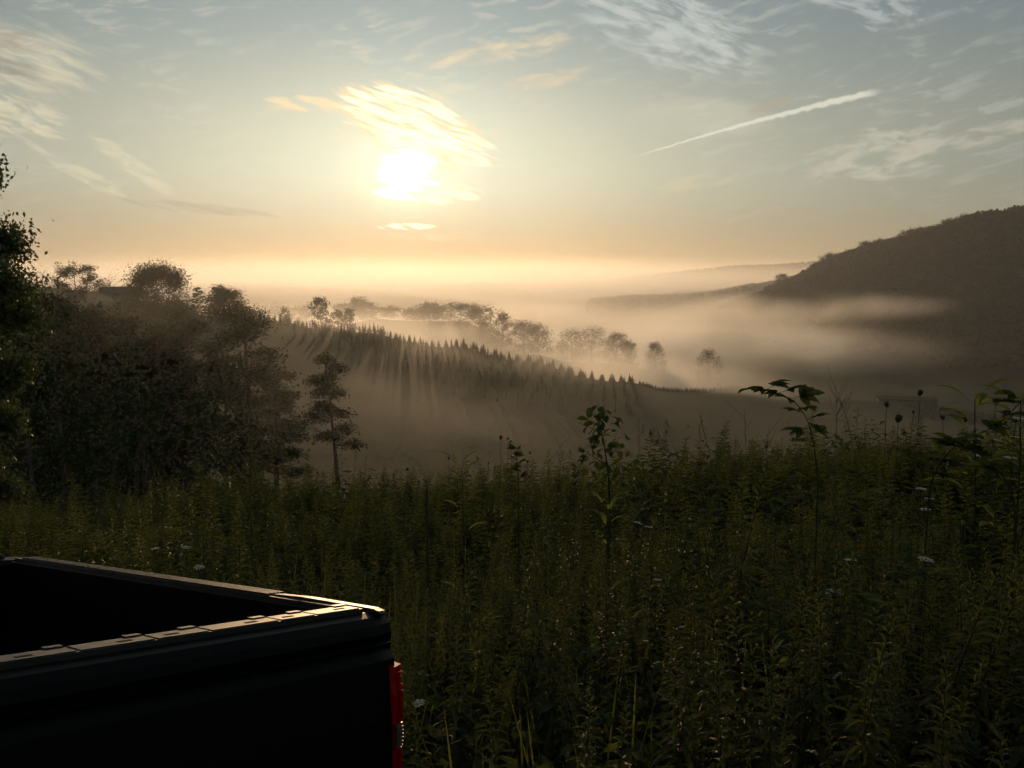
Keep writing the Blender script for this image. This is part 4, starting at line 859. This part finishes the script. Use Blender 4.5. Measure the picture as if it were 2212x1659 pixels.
def leaflet_mesh(L, W, n, spread, seed, droop=0.3):
    """a leaf of n leaflets fanned from its stalk, lying along +X"""
    g = np.random.default_rng(seed); mb = MB(); t0 = 0.35 * L
    mb.tube([(0, 0, 0), (t0, 0, 0.02 * L)], 0.0012, 3, tint=0.3)
    for k in range(n):
        a = (k - (n - 1) / 2) * spread; l = L * (1.0 if k == n // 2 else 0.78) * g.uniform(0.9, 1.1)
        blade(mb, np.array([t0, 0, 0.02 * L]), (math.cos(a), math.sin(a), 0.15), l * 0.75, W * l / L, droop, float(g.uniform(0.2, 0.8)), 4, 0.18)
    return mb.mesh('leaf')
def put_leaf(me, mat, e, p, a, pitch, s, roll=0.0): return link('leaf', me, mat, e, tuple(p), (roll, -pitch, a), (s, s, s))
def path_plant(name, label, cat, pts, D, mat_stem, r0, r1, group=None):
    """stem through the pixel points (from tip to foot), all at about D metres; returns the root and the stem line in its own space"""
    foot, _ = spot(pts[-1][0], pts[-1][1], D); P = [at(px, py, D) for px, py in pts]
    foot = np.array([P[-1][0], P[-1][1], land1(P[-1][0], P[-1][1]) - 0.03]); P = np.array(P[::-1]); P = np.concatenate([[foot], P]) - foot
    e = empty(name, tuple(foot), 0, 1, label, cat, group); k = np.linspace(0, len(P) - 1, 22); i = np.minimum(k.astype(int), len(P) - 2); f = (k - i)[:, None]
    # smooth the line
    S = P[i] * (1 - f) + P[i + 1] * f
    for _ in range(2): S[1:-1] = (S[:-2] + 2 * S[1:-1] + S[2:]) / 4
    m = MB(); m.tube(S, np.linspace(r0, r1, len(S)), 5); m.build('cane' if cat == 'bramble' else 'stem', mat_stem, e); return e, S
def build_plants():
    g = np.random.default_rng(9)
    tri = [leaflet_mesh(0.135, 0.054, 3, 0.85, 600 + k) for k in range(3)]; five = [leaflet_mesh(0.14, 0.044, 5, 0.6, 610 + k) for k in range(3)]; one = [leaflet_mesh(0.10, 0.045, 1, 0, 620 + k, 0.4) for k in range(3)]
    # bramble cane arching to the left above the field
    e, S = path_plant('bramble_cane', 'arching bramble cane with dark leaf clusters against the misty field', 'bramble', [(1640, 840), (1680, 848), (1720, 868), (1745, 905), (1758, 955), (1765, 1010), (1768, 1060)], 4.6, M_stem, 0.0045, 0.0018)
    for i, f in enumerate((21, 20, 19, 18.2, 17, 16.2, 15, 14, 13, 12, 10.5, 10, 9.3)):
        j = int(min(f, 21)); a = g.uniform(-0.7, 0.7) + (0 if i % 2 else math.pi)
        put_leaf((five if i % 3 else tri)[i % 3], M_bramble, e, S[j], a, g.uniform(-0.2, 0.4), g.uniform(0.75, 1.15), g.normal() * 0.3)
    # bramble arch and leafy stem at the right
    e, S = path_plant('bramble_cane', 'leafy bramble cane leaning over the umbels at the right', 'bramble', [(2212, 862), (2150, 925), (2080, 950), (2040, 985), (2015, 1030), (2005, 1070)], 5.0, M_stem, 0.005, 0.002)
    for j in range(7, 22): put_leaf((tri if j % 2 else five)[j % 3], M_bramble, e, S[j], g.uniform(0, 6.28), g.uniform(-0.1, 0.5), g.uniform(0.8, 1.2), g.normal() * 0.3)
    e, S = path_plant('bramble_cane', 'bramble cane arching down towards the right frame edge', 'bramble', [(2040, 960), (2085, 965), (2130, 990), (2170, 1030), (2200, 1090)], 4.8, M_stem, 0.005, 0.002)
    for j in range(8, 22): put_leaf((five if j % 2 else tri)[j % 3], M_bramble, e, S[j], g.uniform(0, 6.28), g.uniform(-0.1, 0.5), g.uniform(0.8, 1.1), g.normal() * 0.3)
    # tall large-leaved weed at the right
    e, S = path_plant('tall_weed', 'tall bright green weed with long leaves near the right edge', 'weed', [(2106, 862), (2106, 930), (2107, 1010), (2108, 1090)], 5.2, M_stem, 0.005, 0.0025)
    big = leaflet_mesh(0.26, 0.055, 1, 0, 640, 0.5)
    for k in range(18): put_leaf(big, M_bright, e, S[21 - k], k * 2.4, 0.65 - 0.03 * k, g.uniform(0.75, 1.1))
    e, S = path_plant('tall_weed', 'leafy weed top cut by the right frame edge above the umbels', 'weed', [(2205, 865), (2204, 930), (2204, 1010)], 5.0, M_stem, 0.005, 0.0025)
    for k in range(16): put_leaf(big, M_bramble, e, S[21 - k], k * 2.4, 0.6 - 0.03 * k, g.uniform(0.6, 0.9))
    # pale translucent leafy plant left of centre
    e, S = path_plant('milkweed', 'pale green broad leaved stem glowing left of the picture centre', 'weed', [(997, 1008), (999, 1040), (1000, 1080), (1000, 1120)], 6.4, M_stem, 0.004, 0.002)
    for k in range(10): put_leaf(big, M_bright, e, S[21 - 2 * k], (k % 2) * math.pi + g.normal() * 0.35, 1.0 - 0.03 * k, g.uniform(0.55, 0.85), g.normal() * 0.2)
    e, S = path_plant('milkweed', 'broad leaved green stem low in the dark weeds right of centre', 'weed', [(1310, 1095), (1312, 1120), (1312, 1160)], 5.2, M_stem, 0.004, 0.002)
    for k in range(10): put_leaf(big, M_bright, e, S[21 - 2 * k], k * 2.4, 0.8, g.uniform(0.45, 0.65))
    # sapling hung with small leaves, a few turned orange
    e, S = path_plant('vine_sapling', 'upright sapling draped with dark leaves, tallest near the centre', 'sapling', [(1293, 880), (1296, 915), (1305, 960), (1312, 1010), (1318, 1060)], 7.6, M_stem, 0.009, 0.003)
    for k in range(110):
        j = int(g.uniform(4, 21.99)); w = 0.02 + 0.16 * (1 - (j - 4) / 18); q = S[j] + np.array([g.normal() * w, g.normal() * w, g.normal() * 0.03]); put_leaf(one[k % 3], M_orange if k in (17, 63) else M_bramble, e, q, g.uniform(0, 6.28), g.uniform(-0.9, 0.3), g.uniform(0.8, 1.3), g.normal() * 0.4)
    for k in range(5):
        m = MB(); j = 6 + k * 3; a = g.uniform(0, 6.28); m.tube(curve(S[j], (math.cos(a), math.sin(a), 0.5), 0.4 - 0.05 * k, 0, 5, 0.1, g), (0.004, 0.0035, 0.003, 0.002, 0.001), 4); m.build('branch', M_stem, e)
    e, S = path_plant('sapling', 'small sapling with upright cupped leaves left of the draped sapling', 'sapling', [(1270, 975), (1255, 1000), (1245, 1030), (1240, 1060)], 7.0, M_stem, 0.004, 0.002)
    for k in range(9): put_leaf(tri[k % 3], M_bramble, e, S[21 - 2 * k], k * 2.4, 0.7, g.uniform(0.5, 0.8))
    e, S = path_plant('sapling', 'dark fan of cupped leaves above the weeds near the centre', 'sapling', [(1113, 975), (1117, 1000), (1120, 1040)], 7.2, M_stem, 0.004, 0.002)
    for k in range(11): put_leaf(five[k % 3], M_bramble, e, S[21 - int(1.7 * k)], k * 2.4, 0.75, g.uniform(0.55, 0.9))
    # low broad bushes at the right with a few orange leaves
    for px, py, D, lb in ((1650, 965, 6.5, 'dark broad leaved bush left of the arching bramble'), (1880, 1030, 6.0, 'broad leaved bush with orange leaves below the seed heads'), (1760, 1105, 5.2, 'broad leaved bush with red leaves below the arching bramble'), (1960, 1130, 4.8, 'leafy dark bush under the right umbels'),
                          (1560, 985, 7.2, 'leafy bush among the goldenrod right of the draped sapling'), (2120, 1080, 4.6, 'dark leafy bush in the right corner weeds'), (620, 1070, 8.5, 'dark leafy bush in the weeds left of centre'), (1300, 1300, 4.3, 'large leaved bush low in the dark centre weeds'), (1120, 1290, 4.5, 'dim leafy bush low beside the truck corner'), (2165, 985, 4.9, 'tall dark bush filling the right frame edge'), (2060, 1010, 5.4, 'leafy dark bush just left of the tall right edge bush'), (1990, 1180, 4.2, 'wide leaved bush low at the right under a flat umbel'), (1700, 1010, 5.8, 'leafy bush at the foot of the arching bramble')):
        p, H = spot(px, py, D); e = empty('broadleaf_bush', tuple(p), 0, 1, lb, 'bush', 'broad leaved bushes in the weeds')
        for k in range(6):
            a = k * 1.05 + g.uniform(0, 0.6); C_ = curve((0, 0, 0), (math.cos(a) * 0.45, math.sin(a) * 0.45, 1), H * g.uniform(0.75, 1.05), 0, 6, 0.06, g); m = MB(); m.tube(C_, np.linspace(0.004, 0.0015, 6), 4); m.build('stem', M_stem, e)
            for j in range(2, 6):
                for q in range(2): put_leaf((tri if (j + q) % 2 else five)[k % 3], M_orange if ('orange' in lb or 'red' in lb) and (k, j, q) in ((1, 4, 0), (3, 5, 1), (4, 3, 1)) else M_bramble, e, C_[j], g.uniform(0, 6.28), g.uniform(-0.1, 0.6), g.uniform(0.55, 0.95), g.normal() * 0.3)
    # leafy weeds and dry stalks scattered through the near bank
    for k in range(64):
        a, D = g.uniform(R(-30), R(31)), g.uniform(3.2, 11.0); x, y = D * math.sin(a), D * math.cos(a)
        if in_truck(np.array([x]), np.array([y]))[0]: continue
        H = g.uniform(0.55, 0.95); e = empty('broadleaf_weed', (x, y, land1(x, y) - 0.03), 0, 1, 'dim broad leaved weed half sunk in the goldenrod', 'weed', 'broad leaved weeds sunk in the bank')
        C_ = curve((0, 0, 0), (g.normal() * 0.12, g.normal() * 0.12, 1), H, 0, 6, 0.05, g); m = MB(); m.tube(C_, np.linspace(0.004, 0.0018, 6), 4); m.build('stem', M_stem, e)
        kind = k % 3
        for j in range(9): put_leaf((big, tri[j % 3], five[j % 3])[kind], M_bright if k % 7 == 0 else (M_weed if k % 2 else M_bramble), e, C_[1 + j % 5], j * 2.4, g.uniform(0.2, 0.8), g.uniform(0.5, 0.85), g.normal() * 0.2)
    shr = []
    for k in range(6):                            # bushy shrubs: a few stems under a mound of leaves
        sb, fb = MB(), MB()
        for j in range(7):
            a = j * 0.9 + g.uniform(0, 0.5); C_ = curve((0, 0, 0), (math.cos(a) * 0.5, math.sin(a) * 0.5, 1), g.uniform(0.75, 1.05), 0, 6, 0.08, g); sb.tube(C_, np.linspace(0.005, 0.0015, 6), 4)
            for q in range(22):
                i = g.integers(2, 6); b = g.uniform(0, 6.28); L = g.uniform(0.06, 0.13); blade(fb, C_[i] + g.normal(size=3) * 0.07, (math.cos(b), math.sin(b), g.uniform(-0.2, 0.8)), L, L * 0.42, 0.35, float(g.uniform(0.0, 0.7)), 3, 0.15)
        shr.append((sb.mesh('stem'), fb.mesh('leaves')))
    for k in range(52):
        a, D = g.uniform(R(-31), R(32)), math.sqrt(g.uniform(4.2 ** 2, 17 ** 2)); x, y = D * math.sin(a), D * math.cos(a)
        if in_truck(np.array([x]), np.array([y]))[0]: continue
        s_ = g.uniform(0.75, 1.08) * (1.0 if D < 9 else 1.25) * (1.18 if a > 0.1 else 1.0); e = empty('leafy_shrub', (x, y, land1(x, y) - 0.03), g.uniform(0, 6.28), s_, 'bushy dark shrub with small broad leaves among the goldenrod', 'shrub', 'bushy shrubs among the goldenrod')
        link('stem', shr[k % 6][0], M_stem, e); link('leaves', shr[k % 6][1], M_bramble if k % 3 else M_weed, e)
    for k in range(34):
        a, D = g.uniform(R(-28), R(31)), g.uniform(3.4, 10); x, y = D * math.sin(a), D * math.cos(a)
        if in_truck(np.array([x]), np.array([y]))[0]: continue
        H = g.uniform(0.8, 1.15); e = empty('dead_stalk', (x, y, land1(x, y) - 0.03), 0, 1, 'thin dead brown stalk among the green weeds', 'stalk', 'dead stalks scattered in the weeds')
        C_ = curve((0, 0, 0), (g.normal() * 0.25, g.normal() * 0.25, 1), H, 0, 7, 0.05, g); m = MB(); m.tube(C_, np.linspace(0.003, 0.001, 7), 4); m.build('stem', M_dry, e)
        for j in range(4):
            a2 = g.uniform(0, 6.28); m = MB(); m.tube(curve(C_[3 + j % 4], (math.cos(a2) * 0.6, math.sin(a2) * 0.6, 1), g.uniform(0.08, 0.22), 0, 4, 0.1, g), (0.0014, 0.0011, 0.0009, 0.0007), 3); m.build('twig', M_dry, e)
    # thin stalks standing over the weeds
    def stalk_thing(name, lb, pts, D, mat, twigs, cat='stalk', r=0.0026, leafy=0):
        e, S = path_plant(name, lb, cat, pts, D, mat, r, 0.0009)
        for k in range(twigs):
            m = MB(); j = int(g.integers(12, 21)); a = g.uniform(0, 6.28); m.tube(curve(S[j], (math.cos(a) * 0.6, math.sin(a) * 0.6, 1.0), g.uniform(0.06, 0.2), 0, 4, 0.12, g), (0.0012, 0.001, 0.0008, 0.0006), 3); m.build('twig', mat, e)
        if leafy:
            m = MB()
            for k in range(leafy):
                f = g.uniform(7, 21); j = int(f); a = k * 2.4; L = 0.03 + 0.07 * (21 - f) / 15; blade(m, S[j], (math.cos(a), math.sin(a), 0.8), L, L * 0.2, 0.2, g.uniform(0.2, 0.8), 2)
            m.build('leaves', M_weed, e)
    stalk_thing('dry_stalk', 'tall dry stalk with a branching top right of the arching bramble', [(1806, 832), (1807, 900), (1806, 980), (1806, 1060)], 5.2, M_dry, 12)
    stalk_thing('dry_stalk', 'slanting dry stalk beside the branching one', [(1808, 845), (1825, 890), (1842, 960), (1855, 1030)], 5.2, M_dry, 5)
    stalk_thing('dock_stalk', 'brown dock stalk with seed clusters left of centre', [(773, 945), (768, 985), (765, 1030), (763, 1060)], 8.5, M_dry, 14)
    stalk_thing('horseweed', 'slim tall horseweed against the dark wood', [(545, 868), (543, 930), (541, 1000), (540, 1060)], 9.0, M_stem, 0, 'weed', 0.004, 130)
    stalk_thing('mullein_spike', 'short straight dark brown spike left of the pale leafy plant', [(922, 1034), (922, 1050), (922, 1075)], 8.5, M_dry, 0, r=0.018)
    for px, py, D, lb in ((1382, 905, 8, 'thin grass stalk right of the draped sapling'), (1512, 915, 7.5, 'forked thin stalk over the centre right weeds'), (1608, 885, 6.5, 'leafless forked stalk left of the arching bramble'), (1660, 925, 6.5, 'bent thin stalk beside the arching bramble foot'), (1590, 940, 7, 'short thin stalk among goldenrod tips'), (665, 990, 9.0, 'brown stalk with a hooked tip left of centre'), (790, 985, 8.8, 'thin slanting grass right of the dock stalk'), (1210, 960, 8.5, 'thin stalk near the centre weeds')):
        stalk_thing('dry_stalk', lb, [(px, py), (px + g.uniform(-6, 6), py + 50), (px + g.uniform(-6, 10), py + 120)], D, M_dry, 5)
    for k in range(22):
        px, py, D = g.uniform(1150, 2140), g.uniform(945, 1010), g.uniform(5.8, 9.0); py -= (px - 1150) * 0.03
        p, H = spot(px, py, D); H = min(H, 1.45); sb, fb = goldenrod(800 + k, H, 90); e = empty('goldenrod', tuple(p), 0, 1, 'tall goldenrod spire rising over the right half of the weed line', 'weed', 'tall spires along the right weed line'); sb.build('stem', M_stem, e); fb.build('leaves', M_weed, e)
    # tall leafy goldenrod spires that break the skyline of the weeds
    for px, py, D, lb in ((1607, 905, 6.2, 'goldenrod spire left of the arching bramble'), (1530, 985, 6.5, 'goldenrod spire over the centre right bank'), (1570, 965, 6.4, 'goldenrod spire between two others centre right'), (1900, 925, 6.0, 'pale goldenrod spire below the long shed'), (1960, 960, 6.0, 'goldenrod spire behind the largest seed head'), (1180, 990, 8.2, 'drooping goldenrod spire right of the dark leaf fan'), (1440, 960, 7.4, 'goldenrod spire right of the draped sapling'), (1480, 975, 7.2, 'slender goldenrod spire among others centre right')):
        p, H = spot(px, py, D); sb, fb = goldenrod(700 + px, H, 80); e = empty('goldenrod', tuple(p), 0, 1, lb, 'weed', 'tall goldenrod spires'); sb.build('stem', M_stem, e); fb.build('leaves', M_weed, e)
build_plants()
# ------------------------------------------------------------------ air: even haze, and the fog banks lying in the valley
def build_haze():
    me = MB(); L = 5000.0; me.box((0, 0, (-70.5 + 86) / 2.0), (2 * L, 2 * L, 156.5))
    m, g, out = material('haze_air')
    pv = g.n('ShaderNodeVolumeScatter'); g.L.new(pv.outputs[0], out.inputs['Volume'])
    pv.inputs['Color'].default_value = (0.90, 0.93, 0.97, 1); pv.inputs['Density'].default_value = HAZE_D; pv.inputs['Anisotropy'].default_value = 0.55
    o = me.build('haze', m); tag(o, 'pale morning haze filling the air over the whole valley', 'haze', kind='stuff')
HAZE_D = 0.00016
def fog_bank(label, c, size, rz, dens, nscale, lo, hi, seed, aniso=0.6, stretch=(1, 1, 2.2), tilt=0.0, fall=0.25):
    me = bpy.data.meshes.new('fog_bank'); bm = MB()
    t = np.linspace(0, np.pi, 13); bm.lathe(np.stack([np.sin(t), -np.cos(t)], -1), 24)
    m, g, out = material('fog')
    pv = g.n('ShaderNodeVolumeScatter'); g.L.new(pv.outputs[0], out.inputs['Volume'])
    pv.inputs['Color'].default_value = (0.97, 0.94, 0.90, 1); pv.inputs['Anisotropy'].default_value = aniso
    tc = g.n('ShaderNodeTexCoord'); ge = g.n('ShaderNodeNewGeometry')
    r = g.vm('LENGTH', tc.outputs['Object'], out=1)
    f = g.step(r, 1.0, fall)
    nz = g.noise(g.vm('MULTIPLY', g.vm('ADD', ge.outputs['Position'], (seed * 331.0, seed * 71.0, 0.0)), stretch), nscale, 2, 0.5)
    d = g.m('MULTIPLY', g.m('MULTIPLY', f, g.step(nz, lo, hi)), dens)
    g.L.new(d, pv.inputs['Density'])
    o = bm.build('fog_bank', m, loc=c, rot=(0, tilt, rz), scale=size)
    tag(o, label, 'fog', kind='stuff'); return o
def build_fog():
    fog_bank('bright fog pooled in the valley behind the tree farm ridge', tuple(at(1160, 690, 720) + np.array([0, 0, -8])), (430, 320, 34), 0, 0.0052, 0.007, 0.36, 0.60, 1)
    fog_bank('wide sea of fog over the far valley', tuple(at(900, 613, 1950)), (1900, 1150, 62), 0, 0.0023, 0.0026, 0.22, 0.64, 2)
    fog_bank('fog rolling along the foot of the dark wooded hill', tuple(at(1560, 752, 560)), (170, 105, 19), 0, 0.0100, 0.012, 0.40, 0.58, 3)
    fog_bank('thin fog tongue drifting across the middle of the wooded hill', tuple(at(1720, 662, 605)), (140, 60, 13), 0.12, 0.0085, 0.018, 0.40, 0.58, 4, stretch=(1, 1, 1.4))
    fog_bank('glowing strip of fog just behind the conifer ridge crest', tuple(at(1170, 782, 350)), (178, 58, 15), 0.0, 0.0150, 0.014, 0.32, 0.56, 10, tilt=0.15)
    fog_bank('smoky fog hanging over the young conifer rows', tuple(at(850, 760, 235)), (100, 62, 15), 0.1, 0.0056, 0.028, 0.40, 0.58, 5)
    fog_bank('fog low in the hollow under the locust trees', tuple(at(860, 880, 142)), (60, 40, 9), 0.0, 0.0024, 0.036, 0.42, 0.58, 6)
    fog_bank('glowing fog behind the hilltop trees on the left', tuple(at(500, 650, 330)), (230, 90, 26), 0.0, 0.0034, 0.01, 0.3, 0.66, 8)
    fog_bank('dim mist among the trees of the left wood', tuple(at(200, 850, 68)), (25, 28, 15), 0.0, 0.0020, 0.03, 0.30, 0.62, 9)
build_haze(); build_fog()
